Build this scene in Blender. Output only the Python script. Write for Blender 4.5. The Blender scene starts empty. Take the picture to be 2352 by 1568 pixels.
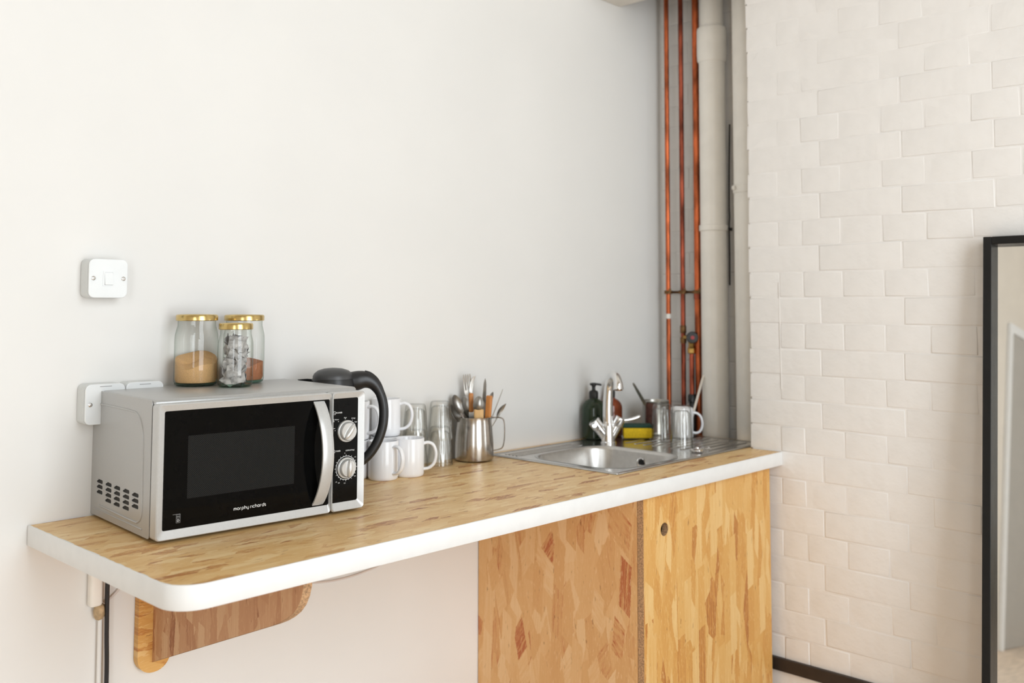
import bpy, bmesh, math, random
from math import sin, cos, pi, radians, atan2, sqrt, exp
from mathutils import Vector, Matrix, Euler

D = bpy.data
scn = bpy.context.scene
COL = scn.collection
random.seed(7)

# ------------------------------------------------------------------ camera
cd = D.cameras.new('camera')
cam = D.objects.new('camera', cd)
COL.objects.link(cam)
CAM_R = ((0.6888975, -0.0474710, -0.7233027), (-0.7248544, -0.0416530, -0.6876417), (0.0025153, 0.9980038, -0.0631042))
m4 = Matrix(CAM_R).to_4x4()
m4.translation = Vector((-0.6987, -1.957125, 1.325))
cam.matrix_world = m4
cd.sensor_width = 36.0
cd.lens = 33.05
cd.shift_y = (568.0 - 784.0) / 2352.0
cd.clip_start = 0.05
cd.dof.use_dof = True
cd.dof.focus_distance = 1.95
cd.dof.aperture_fstop = 3.2
scn.camera = cam

# ------------------------------------------------------------------ world, window light, exposure
w = D.worlds.new('world'); scn.world = w
w.use_nodes = True
wn = w.node_tree
bg = wn.nodes['Background']
sky = wn.nodes.new('ShaderNodeTexSky')
sky.sky_type = 'HOSEK_WILKIE'
sky.sun_direction = (0.3, 0.5, 0.8)
sky.turbidity = 6
wn.links.new(sky.outputs[0], bg.inputs[0])
bg.inputs[1].default_value = 0.6

ROOM_X0, ROOM_Y0, ROOM_H = -4.0, -3.5, 4.8
WIN_X0, WIN_X1, WIN_Z0, WIN_Z1 = -0.55, 0.95, 0.20, 3.30

def area(name, loc, rot, sx, sy, energy, col):
    l = D.lights.new(name, 'AREA')
    l.shape = 'RECTANGLE'; l.size = sx; l.size_y = sy
    l.energy = energy; l.color = col
    o = D.objects.new(name, l); COL.objects.link(o)
    o.location = loc; o.rotation_euler = rot
    return o
area('window_daylight', ((WIN_X0 + WIN_X1) / 2, ROOM_Y0 - 0.10, (WIN_Z0 + WIN_Z1) / 2),
     (radians(90), 0, 0), WIN_X1 - WIN_X0, WIN_Z1 - WIN_Z0, 124, (0.905, 0.96, 1.0))

FILL_X0, FILL_X1, FILL_Z0, FILL_Z1 = -3.3, -2.2, 0.6, 3.0  # unseen extra window, added to brighten the pipe recess and right corner
area('added_recess_fill', ((FILL_X0 + FILL_X1) / 2, ROOM_Y0 - 0.10, (FILL_Z0 + FILL_Z1) / 2),
     (radians(90), 0, 0), FILL_X1 - FILL_X0, FILL_Z1 - FILL_Z0, 62, (0.905, 0.96, 1.0))  # fill lamp in the added window

scn.view_settings.view_transform = 'Standard'
scn.view_settings.look = 'None'
scn.view_settings.exposure = -0.08
scn.view_settings.gamma = 1.0
scn.view_settings.use_curve_mapping = False
scn.cycles.use_denoising = True
scn.cycles.max_bounces = 10
scn.cycles.diffuse_bounces = 6
scn.cycles.glossy_bounces = 5
scn.cycles.transparent_max_bounces = 24
scn.cycles.caustics_reflective = False
scn.cycles.caustics_refractive = False
scn.cycles.sample_clamp_indirect = 4.0

# ------------------------------------------------------------------ materials
def newmat(name):
    m = D.materials.new(name); m.use_nodes = True
    nt = m.node_tree
    return m, nt, nt.nodes['Principled BSDF']

def N(nt, t, **kw):
    n = nt.nodes.new(t)
    for k, v in kw.items():
        setattr(n, k, v)
    return n

def srgb(r, g, b):
    f = lambda c: ((c / 255 + 0.055) / 1.055) ** 2.4 if c > 10 else c / 255 / 12.92
    return (f(r), f(g), f(b), 1.0)

def mat(name, col, rough=0.5, metal=0.0, var=0.04, scale=30.0, bump=0.0, bscale=200.0, spec=0.5,
        stretch=(1, 1, 1), coat=0.0, aniso=0.0, bdist=0.001, ior=1.5):
    m, nt, p = newmat(name)
    tc = N(nt, 'ShaderNodeTexCoord')
    mp = N(nt, 'ShaderNodeMapping'); mp.inputs['Scale'].default_value = stretch
    nt.links.new(tc.outputs['Object'], mp.inputs[0])
    no = N(nt, 'ShaderNodeTexNoise'); no.inputs['Scale'].default_value = scale; no.inputs['Detail'].default_value = 3
    nt.links.new(mp.outputs[0], no.inputs['Vector'])
    mx = N(nt, 'ShaderNodeMix', data_type='RGBA')
    mx.inputs[6].default_value = tuple(c * (1 - var) for c in col[:3]) + (1,)
    mx.inputs[7].default_value = tuple(min(1, c * (1 + var)) for c in col[:3]) + (1,)
    mr_ = N(nt, 'ShaderNodeMapRange')      # spread the noise to the full range
    mr_.inputs['From Min'].default_value = 0.36; mr_.inputs['From Max'].default_value = 0.64
    nt.links.new(no.outputs['Fac'], mr_.inputs['Value'])
    nt.links.new(mr_.outputs[0], mx.inputs[0])
    nt.links.new(mx.outputs[2], p.inputs['Base Color'])
    p.inputs['Roughness'].default_value = rough
    p.inputs['Metallic'].default_value = metal
    p.inputs['Specular IOR Level'].default_value = spec
    p.inputs['IOR'].default_value = ior
    p.inputs['Coat Weight'].default_value = coat
    if bump:
        n2 = N(nt, 'ShaderNodeTexNoise'); n2.inputs['Scale'].default_value = bscale; n2.inputs['Detail'].default_value = 4
        nt.links.new(mp.outputs[0], n2.inputs['Vector'])
        b = N(nt, 'ShaderNodeBump'); b.inputs['Strength'].default_value = bump; b.inputs['Distance'].default_value = bdist
        nt.links.new(n2.outputs['Fac'], b.inputs['Height'])
        nt.links.new(b.outputs[0], p.inputs['Normal'])
    return m

def thin_glass(name, tint, edge, rough=0.02, gloss=1.0):
    m = D.materials.new(name); m.use_nodes = True
    nt = m.node_tree; nt.nodes.clear()
    out = N(nt, 'ShaderNodeOutputMaterial')
    lw = N(nt, 'ShaderNodeLayerWeight'); lw.inputs[0].default_value = 0.35
    tc = N(nt, 'ShaderNodeTexCoord')
    no = N(nt, 'ShaderNodeTexNoise'); no.inputs['Scale'].default_value = 45
    nt.links.new(tc.outputs['Object'], no.inputs['Vector'])
    ad = N(nt, 'ShaderNodeMath', operation='MULTIPLY_ADD'); ad.inputs[1].default_value = 0.10
    nt.links.new(no.outputs['Fac'], ad.inputs[0]); nt.links.new(lw.outputs['Facing'], ad.inputs[2])
    cr = N(nt, 'ShaderNodeValToRGB')
    cr.color_ramp.elements[0].position = 0.25; cr.color_ramp.elements[0].color = tint
    cr.color_ramp.elements[1].position = 0.98; cr.color_ramp.elements[1].color = edge
    nt.links.new(ad.outputs[0], cr.inputs[0])
    tr = N(nt, 'ShaderNodeBsdfTransparent'); nt.links.new(cr.outputs[0], tr.inputs[0])
    gl = N(nt, 'ShaderNodeBsdfGlossy'); gl.inputs['Roughness'].default_value = rough
    l2 = N(nt, 'ShaderNodeLayerWeight'); l2.inputs[0].default_value = 0.5      # 1 - |cos|, the same on both faces
    pw = N(nt, 'ShaderNodeMath', operation='POWER'); pw.inputs[1].default_value = 4.0
    nt.links.new(l2.outputs['Facing'], pw.inputs[0])
    ml = N(nt, 'ShaderNodeMath', operation='MULTIPLY_ADD'); ml.inputs[1].default_value = 0.45 * gloss; ml.inputs[2].default_value = 0.04 * gloss
    nt.links.new(pw.outputs[0], ml.inputs[0])
    mx = N(nt, 'ShaderNodeMixShader')
    nt.links.new(ml.outputs[0], mx.inputs[0]); nt.links.new(tr.outputs[0], mx.inputs[1]); nt.links.new(gl.outputs[0], mx.inputs[2])
    nt.links.new(mx.outputs[0], out.inputs[0])
    return m

def osb(name, ax, seed, tones, length=0.085, width=0.017, rough=0.42, spread=1.0, edge=False):
    """oriented strand board: layered elongated cells at several angles; ax = (along, across) object axes"""
    rnd = random.Random(seed)
    m, nt, p = newmat(name)
    tc = N(nt, 'ShaderNodeTexCoord')
    sp = N(nt, 'ShaderNodeSeparateXYZ'); nt.links.new(tc.outputs['Object'], sp.inputs[0])
    cb = N(nt, 'ShaderNodeCombineXYZ')
    nt.links.new(sp.outputs[ax[0]], cb.inputs[0]); nt.links.new(sp.outputs[ax[1]], cb.inputs[1])
    # warp so that strand ends are ragged
    wn_ = N(nt, 'ShaderNodeTexNoise', noise_dimensions='2D'); wn_.inputs['Scale'].default_value = 140; wn_.inputs['Detail'].default_value = 3
    nt.links.new(cb.outputs[0], wn_.inputs['Vector'])
    ws = N(nt, 'ShaderNodeVectorMath', operation='SCALE'); ws.inputs['Scale'].default_value = 0.004
    nt.links.new(wn_.outputs['Color'], ws.inputs[0])
    wa = N(nt, 'ShaderNodeVectorMath', operation='ADD')
    nt.links.new(cb.outputs[0], wa.inputs[0]); nt.links.new(ws.outputs[0], wa.inputs[1])
    prev = None; height = None
    angs = [0.0, 0.35, -0.15, -0.5, 1.1, -1.2, 0.2]
    thr = [-1.0, 0.50, 0.55, 0.66, 0.82, 0.86, 0.72]
    rect = [0, 0, 0, 1, 1, 1, 1]
    for i in range(7):
        mp = N(nt, 'ShaderNodeMapping')
        mp.inputs['Rotation'].default_value = (0, 0, angs[i] * spread + rnd.uniform(-.08, .08))
        l = length * rnd.uniform(0.75, 1.3); wd = width * rnd.uniform(0.7, 1.5)
        mp.inputs['Location'].default_value = (rnd.uniform(0, 50), rnd.uniform(0, 50), 0)
        mp.inputs['Scale'].default_value = (1 / l, 1 / wd, 1)
        nt.links.new(wa.outputs[0], mp.inputs[0])
        sc = N(nt, 'ShaderNodeSeparateColor')
        if not rect[i]:
            vo = N(nt, 'ShaderNodeTexVoronoi', voronoi_dimensions='2D', feature='F1')
            vo.inputs['Scale'].default_value = 1.0; vo.inputs['Randomness'].default_value = 0.9
            nt.links.new(mp.outputs[0], vo.inputs['Vector'])
            nt.links.new(vo.outputs['Color'], sc.inputs[0])
        else:       # rows of straight-cut strands, each row shifted and stretched at random
            s2 = N(nt, 'ShaderNodeSeparateXYZ'); nt.links.new(mp.outputs[0], s2.inputs[0])
            fy = N(nt, 'ShaderNodeMath', operation='FLOOR'); nt.links.new(s2.outputs[1], fy.inputs[0])
            w1 = N(nt, 'ShaderNodeTexWhiteNoise', noise_dimensions='1D'); nt.links.new(fy.outputs[0], w1.inputs['W'])
            sh = N(nt, 'ShaderNodeMath', operation='MULTIPLY_ADD'); sh.inputs[1].default_value = 7.3
            nt.links.new(w1.outputs['Value'], sh.inputs[0]); nt.links.new(s2.outputs[0], sh.inputs[2])
            fx = N(nt, 'ShaderNodeMath', operation='FLOOR'); nt.links.new(sh.outputs[0], fx.inputs[0])
            c2 = N(nt, 'ShaderNodeCombineXYZ'); nt.links.new(fx.outputs[0], c2.inputs[0]); nt.links.new(fy.outputs[0], c2.inputs[1])
            w2 = N(nt, 'ShaderNodeTexWhiteNoise', noise_dimensions='2D'); nt.links.new(c2.outputs[0], w2.inputs['Vector'])
            nt.links.new(w2.outputs['Color'], sc.inputs[0])
        # fine grain along the strand
        mg = N(nt, 'ShaderNodeMapping'); mg.inputs['Scale'].default_value = (1.2, 9.0, 1)
        nt.links.new(mp.outputs[0], mg.inputs[0])
        gr = N(nt, 'ShaderNodeTexNoise', noise_dimensions='2D'); gr.inputs['Scale'].default_value = 1.0; gr.inputs['Detail'].default_value = 3
        nt.links.new(mg.outputs[0], gr.inputs['Vector'])
        tm = N(nt, 'ShaderNodeMath', operation='MULTIPLY_ADD')     # tone = G + (grain-.5)*.35
        gm = N(nt, 'ShaderNodeMath', operation='SUBTRACT'); gm.inputs[1].default_value = 0.5
        nt.links.new(gr.outputs['Fac'], gm.inputs[0])
        nt.links.new(gm.outputs[0], tm.inputs[0]); tm.inputs[1].default_value = 0.55
        nt.links.new(sc.outputs[1], tm.inputs[2])
        cr = N(nt, 'ShaderNodeValToRGB')
        els = cr.color_ramp.elements
        els[0].position = 0.0; els[0].color = tones[0]
        els[1].position = 1.0; els[1].color = tones[-1]
        pos = [0.0, 0.05, 0.16, 0.42, 0.74, 1.0]
        for k in range(1, len(tones) - 1):
            e = els.new(pos[k]); e.color = tones[k]
        nt.links.new(tm.outputs[0], cr.inputs[0])
        if prev is None:
            prev = cr.outputs[0]; height = sc.outputs[0]
        else:
            gt = N(nt, 'ShaderNodeMath', operation='GREATER_THAN'); gt.inputs[1].default_value = thr[i]
            nt.links.new(sc.outputs[0], gt.inputs[0])
            mx = N(nt, 'ShaderNodeMix', data_type='RGBA')
            nt.links.new(gt.outputs[0], mx.inputs[0]); nt.links.new(prev, mx.inputs[6]); nt.links.new(cr.outputs[0], mx.inputs[7])
            prev = mx.outputs[2]
            hm = N(nt, 'ShaderNodeMix', data_type='FLOAT')
            nt.links.new(gt.outputs[0], hm.inputs[0]); nt.links.new(height, hm.inputs[2]); nt.links.new(sc.outputs[2], hm.inputs[3])
            height = hm.outputs[0]
    # dark splinters and resin specks
    ms = N(nt, 'ShaderNodeMapping'); ms.inputs['Scale'].default_value = (26, 150, 1); ms.inputs['Rotation'].default_value = (0, 0, 0.2)
    nt.links.new(wa.outputs[0], ms.inputs[0])
    s1 = N(nt, 'ShaderNodeTexNoise', noise_dimensions='2D'); s1.inputs['Scale'].default_value = 1.0; s1.inputs['Detail'].default_value = 2
    nt.links.new(ms.outputs[0], s1.inputs['Vector'])
    rp = N(nt, 'ShaderNodeMapRange'); rp.inputs['From Min'].default_value = 0.72; rp.inputs['From Max'].default_value = 0.80
    nt.links.new(s1.outputs['Fac'], rp.inputs['Value'])
    mm = N(nt, 'ShaderNodeMath', operation='MULTIPLY'); mm.inputs[1].default_value = 0.75
    nt.links.new(rp.outputs[0], mm.inputs[0])
    mx = N(nt, 'ShaderNodeMix', data_type='RGBA'); mx.inputs[7].default_value = srgb(138, 90, 50)
    nt.links.new(mm.outputs[0], mx.inputs[0]); nt.links.new(prev, mx.inputs[6])
    ml_ = N(nt, 'ShaderNodeMapping'); ml_.inputs['Scale'].default_value = (45, 330, 1); ml_.inputs['Rotation'].default_value = (0, 0, -0.25); ml_.inputs['Location'].default_value = (7.7, 3.1, 0)
    nt.links.new(wa.outputs[0], ml_.inputs[0])
    l1 = N(nt, 'ShaderNodeTexNoise', noise_dimensions='2D'); l1.inputs['Scale'].default_value = 1.0; l1.inputs['Detail'].default_value = 1
    nt.links.new(ml_.outputs[0], l1.inputs['Vector'])
    lr = N(nt, 'ShaderNodeMapRange'); lr.inputs['From Min'].default_value = 0.66; lr.inputs['From Max'].default_value = 0.74; lr.inputs['To Max'].default_value = 0.7
    nt.links.new(l1.outputs['Fac'], lr.inputs['Value'])
    mxl = N(nt, 'ShaderNodeMix', data_type='RGBA'); mxl.inputs[7].default_value = tones[-1]
    nt.links.new(lr.outputs[0], mxl.inputs[0]); nt.links.new(mx.outputs[2], mxl.inputs[6]); mx = mxl
    nt.links.new(mx.outputs[2], p.inputs['Base Color'])
    p.inputs['Roughness'].default_value = rough
    p.inputs['Specular IOR Level'].default_value = 0.35
    b = N(nt, 'ShaderNodeBump'); b.inputs['Strength'].default_value = 0.25; b.inputs['Distance'].default_value = 0.001
    nt.links.new(height, b.inputs['Height']); nt.links.new(b.outputs[0], p.inputs['Normal'])
    return m

M = {}
M['plaster'] = mat('white_wall_paint', (0.765, 0.752, 0.732, 1), 0.75, var=0.012, scale=3, bump=0.12, bscale=14, bdist=0.004, spec=0.25)
M['brickpaint'] = mat('cream_brick_paint', (0.80, 0.772, 0.748, 1), 0.6, var=0.02, scale=9, bump=0.55, bscale=38, bdist=0.003, spec=0.3)
M['beige'] = mat('beige_wall_paint', (0.72, 0.66, 0.58, 1), 0.75, var=0.02, scale=4, spec=0.2)
M['doorgrey'] = mat('grey_door_paint', (0.40, 0.385, 0.36, 1), 0.25, var=0.02, scale=4)
M['ceiling'] = mat('ceiling_paint', (0.76, 0.72, 0.66, 1), 0.8, var=0.02, spec=0.2)
M['floor'] = mat('warm_floor_boards', (0.80, 0.66, 0.53, 1), 0.45, var=0.2, scale=6, stretch=(1, 12, 1))
M['pipewhite'] = mat('white_pipe_paint', (0.86, 0.83, 0.78, 1), 0.35, var=0.03, scale=14, bump=0.06, bscale=60)
M['edgewhite'] = mat('white_edge_paint', (0.78, 0.78, 0.775, 1), 0.45, var=0.015, bump=0.08, bscale=120)
OT = [srgb(168, 110, 64), srgb(198, 146, 90), srgb(218, 176, 117), srgb(223, 184, 126), srgb(228, 192, 136), srgb(235, 205, 154)]
OS = [srgb(184, 108, 66), srgb(204, 144, 92), srgb(214, 164, 108), srgb(219, 172, 116), srgb(224, 180, 126), srgb(231, 194, 146)]
OD = [srgb(178, 116, 60), srgb(194, 134, 70), srgb(206, 152, 82), srgb(212, 161, 91), srgb(218, 172, 104), srgb(227, 190, 130)]
OB = [srgb(150, 98, 66), srgb(172, 120, 84), srgb(184, 136, 98), srgb(190, 144, 106), srgb(196, 152, 114), srgb(206, 168, 130)]
M['osb_top'] = osb('osb_worktop', (0, 1), 3, OT, 0.065, 0.015, 0.36, 0.85)
M['osb_side'] = osb('osb_side_panel', (2, 1), 11, OS, 0.115, 0.032, 0.5, 1.0)
M['osb_door'] = osb('osb_door', (2, 0), 21, OD, 0.125, 0.030, 0.5, 0.6)
M['osb_brk'] = osb('osb_bracket', (2, 1), 31, OB, 0.11, 0.018, 0.55, 0.45)
M['osb_upr'] = osb('osb_upright', (0, 2), 41, OD, 0.07, 0.02, 0.5, 1.0)
M['osb_edge'] = mat('osb_cut_edge', srgb(176, 140, 104), 0.8, var=0.35, scale=260, bump=0.6, bscale=300)
M['silver'] = mat('silver_paint', (0.44, 0.437, 0.430, 1), 0.30, metal=0.35, var=0.02, scale=400, spec=0.5)
M['silverlt'] = mat('light_silver_plastic', (0.57, 0.572, 0.57, 1), 0.34, metal=0.3, var=0.02, scale=300, spec=0.5)
M['blackglass'] = mat('black_gloss_glass', (0.003, 0.003, 0.003, 1), 0.06, var=0.1, spec=0.11)
M['blackpan'] = mat('black_panel_print', (0.004, 0.004, 0.004, 1), 0.14, var=0.1, spec=0.14)
M['darkin'] = mat('interior_shade', (0.012, 0.011, 0.010, 1), 0.7, var=0.2)  # near-black colour standing in for shade inside gaps and openings
M['print'] = mat('white_print', (0.85, 0.85, 0.84, 1), 0.5, var=0.02)
M['printgrey'] = mat('grey_print', (0.35, 0.35, 0.35, 1), 0.5, var=0.02)
M['chrome'] = mat('chrome', (0.80, 0.80, 0.80, 1), 0.08, metal=1.0, var=0.02)
M['knob'] = mat('knob_silver', (0.70, 0.70, 0.69, 1), 0.28, metal=0.6, var=0.02)
M['steel'] = mat('brushed_steel', (0.50, 0.465, 0.43, 1), 0.20, metal=1.0, var=0.05, scale=20, stretch=(1, 1, 30))
M['sinksteel'] = mat('sink_steel', (0.62, 0.605, 0.585, 1), 0.22, metal=1.0, var=0.04, scale=60)
M['bowlsteel'] = mat('satin_sink_bowl', (0.60, 0.585, 0.565, 1), 0.34, metal=1.0, var=0.04, scale=60)
M['cutlery'] = mat('cutlery_steel', (0.55, 0.53, 0.50, 1), 0.32, metal=1.0, var=0.05)
M['copper'] = mat('copper_pipe', srgb(186, 98, 60), 0.36, metal=0.85, var=0.55, scale=24, stretch=(1, 1, 0.4))
M['copperdark'] = mat('tarnished_copper', srgb(146, 74, 54), 0.42, metal=0.8, var=0.65, scale=26, stretch=(1, 1, 0.4))
M['brass'] = mat('brass', srgb(176, 140, 78), 0.3, metal=0.9, var=0.2, scale=60)
M['oldbrass'] = mat('dark_brass', srgb(120, 88, 56), 0.45, metal=0.8, var=0.35, scale=60)
M['gold'] = mat('gold_lid', srgb(202, 176, 116), 0.24, metal=0.95, var=0.04, scale=40)
M['blackplastic'] = mat('black_plastic', (0.013, 0.013, 0.014, 1), 0.38, var=0.1, spec=0.5, bump=0.05, bscale=500)
M['greylid'] = mat('dark_grey_plastic', (0.045, 0.045, 0.047, 1), 0.42, var=0.1)
M['rubber'] = mat('black_cable', (0.010, 0.008, 0.009, 1), 0.5, var=0.1)
M['mug'] = mat('white_glazed_ceramic', (0.84, 0.84, 0.86, 1), 0.14, var=0.008, spec=0.45)
M['switchwhite'] = mat('white_metal_plate', (0.80, 0.82, 0.83, 1), 0.28, var=0.01, spec=0.5)
M['switchgrey'] = mat('grey_metal_box', (0.66, 0.68, 0.68, 1), 0.35, var=0.02)
M['jarglass'] = thin_glass('jar_glass', (0.982, 0.988, 0.978, 1), (0.62, 0.67, 0.62, 1))
M['baseglass'] = thin_glass('green_glass_base', (0.70, 0.86, 0.78, 1), (0.25, 0.45, 0.36, 1))
M['tumbler'] = thin_glass('tumbler_glass', (0.985, 0.985, 0.975, 1), (0.58, 0.585, 0.56, 1), 0.04, 2.0)
M['pane'] = thin_glass('window_glass', (0.98, 0.985, 0.985, 1), (0.85, 0.9, 0.9, 1))
M['greenglass'] = mat('dark_green_bottle', srgb(34, 52, 30), 0.12, var=0.15, scale=12, spec=0.5)
M['amberglass'] = mat('amber_bottle', srgb(122, 52, 18), 0.12, var=0.3, scale=14, spec=0.5)
M['sugar'] = mat('brown_sugar', srgb(218, 172, 118), 0.8, var=0.12, scale=700, bump=1.0, bscale=900, bdist=0.001)
M['coffee'] = mat('orange_brown_powder', srgb(176, 112, 74), 0.85, var=0.12, scale=700, bump=0.8, bscale=900)
M['teabag'] = mat('grey_teabag_paper', srgb(172, 168, 165), 0.75, var=0.30, scale=60, bump=0.5, bscale=90, bdist=0.002)
M['spongeY'] = mat('yellow_sponge', srgb(238, 198, 30), 0.85, var=0.10, scale=250, bump=0.8, bscale=350)
M['spongeG'] = mat('green_scourer', srgb(40, 72, 62), 0.95, var=0.25, scale=300, bump=1.0, bscale=400)
M['tin'] = mat('tin_can', (0.44, 0.43, 0.40, 1), 0.3, metal=0.9, var=0.08, scale=30)
M['tinlabel'] = mat('dark_brown_label', srgb(84, 52, 44), 0.5, var=0.35, scale=90)
M['woodlt'] = mat('pale_wood', srgb(214, 172, 116), 0.5, var=0.12, scale=30, stretch=(4, 4, .6))
M['woodor'] = mat('orange_wood', srgb(192, 126, 66), 0.45, var=0.15, scale=30, stretch=(4, 4, .6))
M['stick'] = mat('white_stick', srgb(226, 218, 206), 0.5, var=0.03)
M['mirrorglass'] = mat('mirror_silver', (0.80, 0.80, 0.79, 1), 0.015, metal=1.0, var=0.01)
M['mirrorframe'] = mat('black_frame', (0.006, 0.006, 0.006, 1), 0.24, var=0.15, spec=0.3)
M['rail'] = mat('dark_brown_rail', srgb(44, 34, 29), 0.5, var=0.15)
M['red'] = mat('red_cap', srgb(176, 52, 56), 0.4)
M['cablewhite'] = mat('white_cable', (0.66, 0.60, 0.57, 1), 0.5)
M['resin'] = mat('old_resin', srgb(186, 160, 124), 0.6, var=0.2, scale=80)

# window mesh dots of the oven door
def meshdots():
    m, nt, p = newmat('perforated_oven_screen')
    tc = N(nt, 'ShaderNodeTexCoord')
    mp = N(nt, 'ShaderNodeMapping'); mp.inputs['Rotation'].default_value = (0, radians(45), 0)
    mp.inputs['Scale'].default_value = (420, 420, 420)
    nt.links.new(tc.outputs['Object'], mp.inputs[0])
    sp = N(nt, 'ShaderNodeSeparateXYZ'); nt.links.new(mp.outputs[0], sp.inputs[0])
    r = []
    for k in (0, 2):
        fr = N(nt, 'ShaderNodeMath', operation='FRACT'); nt.links.new(sp.outputs[k], fr.inputs[0])
        s = N(nt, 'ShaderNodeMath', operation='SUBTRACT'); s.inputs[1].default_value = 0.5; nt.links.new(fr.outputs[0], s.inputs[0])
        q = N(nt, 'ShaderNodeMath', operation='POWER'); q.inputs[1].default_value = 2; nt.links.new(s.outputs[0], q.inputs[0])
        r.append(q)
    a = N(nt, 'ShaderNodeMath', operation='ADD'); nt.links.new(r[0].outputs[0], a.inputs[0]); nt.links.new(r[1].outputs[0], a.inputs[1])
    cr = N(nt, 'ShaderNodeValToRGB')
    cr.color_ramp.elements[0].position = 0.08; cr.color_ramp.elements[0].color = (0.034, 0.034, 0.033, 1)
    cr.color_ramp.elements[1].position = 0.16; cr.color_ramp.elements[1].color = (0.004, 0.004, 0.004, 1)
    nt.links.new(a.outputs[0], cr.inputs[0]); nt.links.new(cr.outputs[0], p.inputs['Base Color'])
    p.inputs['Roughness'].default_value = 0.12; p.inputs['Specular IOR Level'].default_value = 0.10
    return m
M['meshdots'] = meshdots()

# ------------------------------------------------------------------ geometry helpers
def finish(me, smooth=35):
    if smooth:
        me.polygons.foreach_set('use_smooth', [True] * len(me.polygons))
        me.set_sharp_from_angle(angle=radians(smooth))
    me.update()
    return me

def obj(name, geo, m, parent=None, loc=None, smooth=35, rot=None):
    if isinstance(geo, bmesh.types.BMesh):
        me = D.meshes.new(name); geo.normal_update(); geo.to_mesh(me); geo.free(); finish(me, smooth)
    else:
        me = geo
    if m is not None and not me.materials:
        me.materials.append(m)
    o = D.objects.new(name, me); COL.objects.link(o)
    if parent is not None:
        o.parent = parent
    if loc is not None:
        o.location = loc
    if rot is not None:
        o.rotation_euler = rot
    return o

def tag(o, label=None, cat=None, group=None, kind=None):
    if label: o['label'] = label
    if cat: o['category'] = cat
    if group: o['group'] = group
    if kind: o['kind'] = kind
    return o

def thing(name, label, cat, loc=(0, 0, 0), rz=0.0, group=None, rot=None):
    o = D.objects.new(name, None); COL.objects.link(o)
    o.empty_display_size = 0.02
    o.location = loc
    o.rotation_euler = rot if rot is not None else (0, 0, rz)
    return tag(o, label, cat, group)

def struct(name, geo, m, label=None, smooth=35):
    return tag(obj(name, geo, m, smooth=smooth), label, kind='structure')

def dup(root, loc=None, rz=None, label=None, group=None):
    r = root.copy(); COL.objects.link(r)
    if loc is not None: r.location = loc
    if rz is not None: r.rotation_euler = (0, 0, rz)
    if label: r['label'] = label
    if group: r['group'] = group
    for ch in list(root.children):
        c = ch.copy(); COL.objects.link(c); c.parent = r
        for g in list(ch.children):
            d = g.copy(); COL.objects.link(d); d.parent = c
    return r

def BM():
    return bmesh.new()

def add_box(bm, x0, x1, y0, y1, z0, z1, bev=0.0, seg=2):
    b2 = bmesh.new()
    bmesh.ops.create_cube(b2, size=1.0)
    bmesh.ops.scale(b2, vec=(x1 - x0, y1 - y0, z1 - z0), verts=b2.verts)
    bmesh.ops.translate(b2, vec=((x0 + x1) / 2, (y0 + y1) / 2, (z0 + z1) / 2), verts=b2.verts)
    if bev:
        bmesh.ops.bevel(b2, geom=b2.edges[:] + b2.verts[:], offset=bev, segments=seg, affect='EDGES', profile=0.5)
    merge(bm, b2)
    return bm

def merge(bm, b2, mx=None):
    me = D.meshes.new('tmp'); b2.to_mesh(me); b2.free()
    if mx is not None: me.transform(mx)
    bm.from_mesh(me); D.meshes.remove(me)
    return bm

def box(x0, x1, y0, y1, z0, z1, bev=0.0, seg=2):
    return add_box(BM(), x0, x1, y0, y1, z0, z1, bev, seg)

def add_lathe(bm, prof, n=48, cx=0, cy=0, rfun=None, cap0=True, cap1=True):
    rings = []
    for (r, z) in prof:
        if r < 1e-6:
            rings.append([bm.verts.new((cx, cy, z))])
        else:
            rings.append([bm.verts.new((cx + (rfun(r, z, 2 * pi * k / n) if rfun else r) * cos(2 * pi * k / n),
                                        cy + (rfun(r, z, 2 * pi * k / n) if rfun else r) * sin(2 * pi * k / n), z)) for k in range(n)])
    for a, b in zip(rings[:-1], rings[1:]):
        for k in range(n):
            k2 = (k + 1) % n
            if len(a) == 1 and len(b) == 1: continue
            if len(a) == 1: bm.faces.new((a[0], b[k2], b[k]))
            elif len(b) == 1: bm.faces.new((a[k], a[k2], b[0]))
            else: bm.faces.new((a[k], a[k2], b[k2], b[k]))
    if cap0 and len(rings[0]) > 1: bm.faces.new(list(reversed(rings[0])))
    if cap1 and len(rings[-1]) > 1: bm.faces.new(rings[-1])
    return bm

def lathe(prof, n=48, **kw):
    return add_lathe(BM(), prof, n, **kw)

def catmull(pts, k=6):
    P = [Vector(p) for p in pts]
    out = []
    for i in range(len(P) - 1):
        p0 = P[max(i - 1, 0)]; p1 = P[i]; p2 = P[i + 1]; p3 = P[min(i + 2, len(P) - 1)]
        for j in range(k):
            t = j / k
            out.append(0.5 * ((2 * p1) + (p2 - p0) * t + (2 * p0 - 5 * p1 + 4 * p2 - p3) * t * t + (3 * p1 - p0 - 3 * p2 + p3) * t ** 3))
    out.append(P[-1])
    return out

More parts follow.
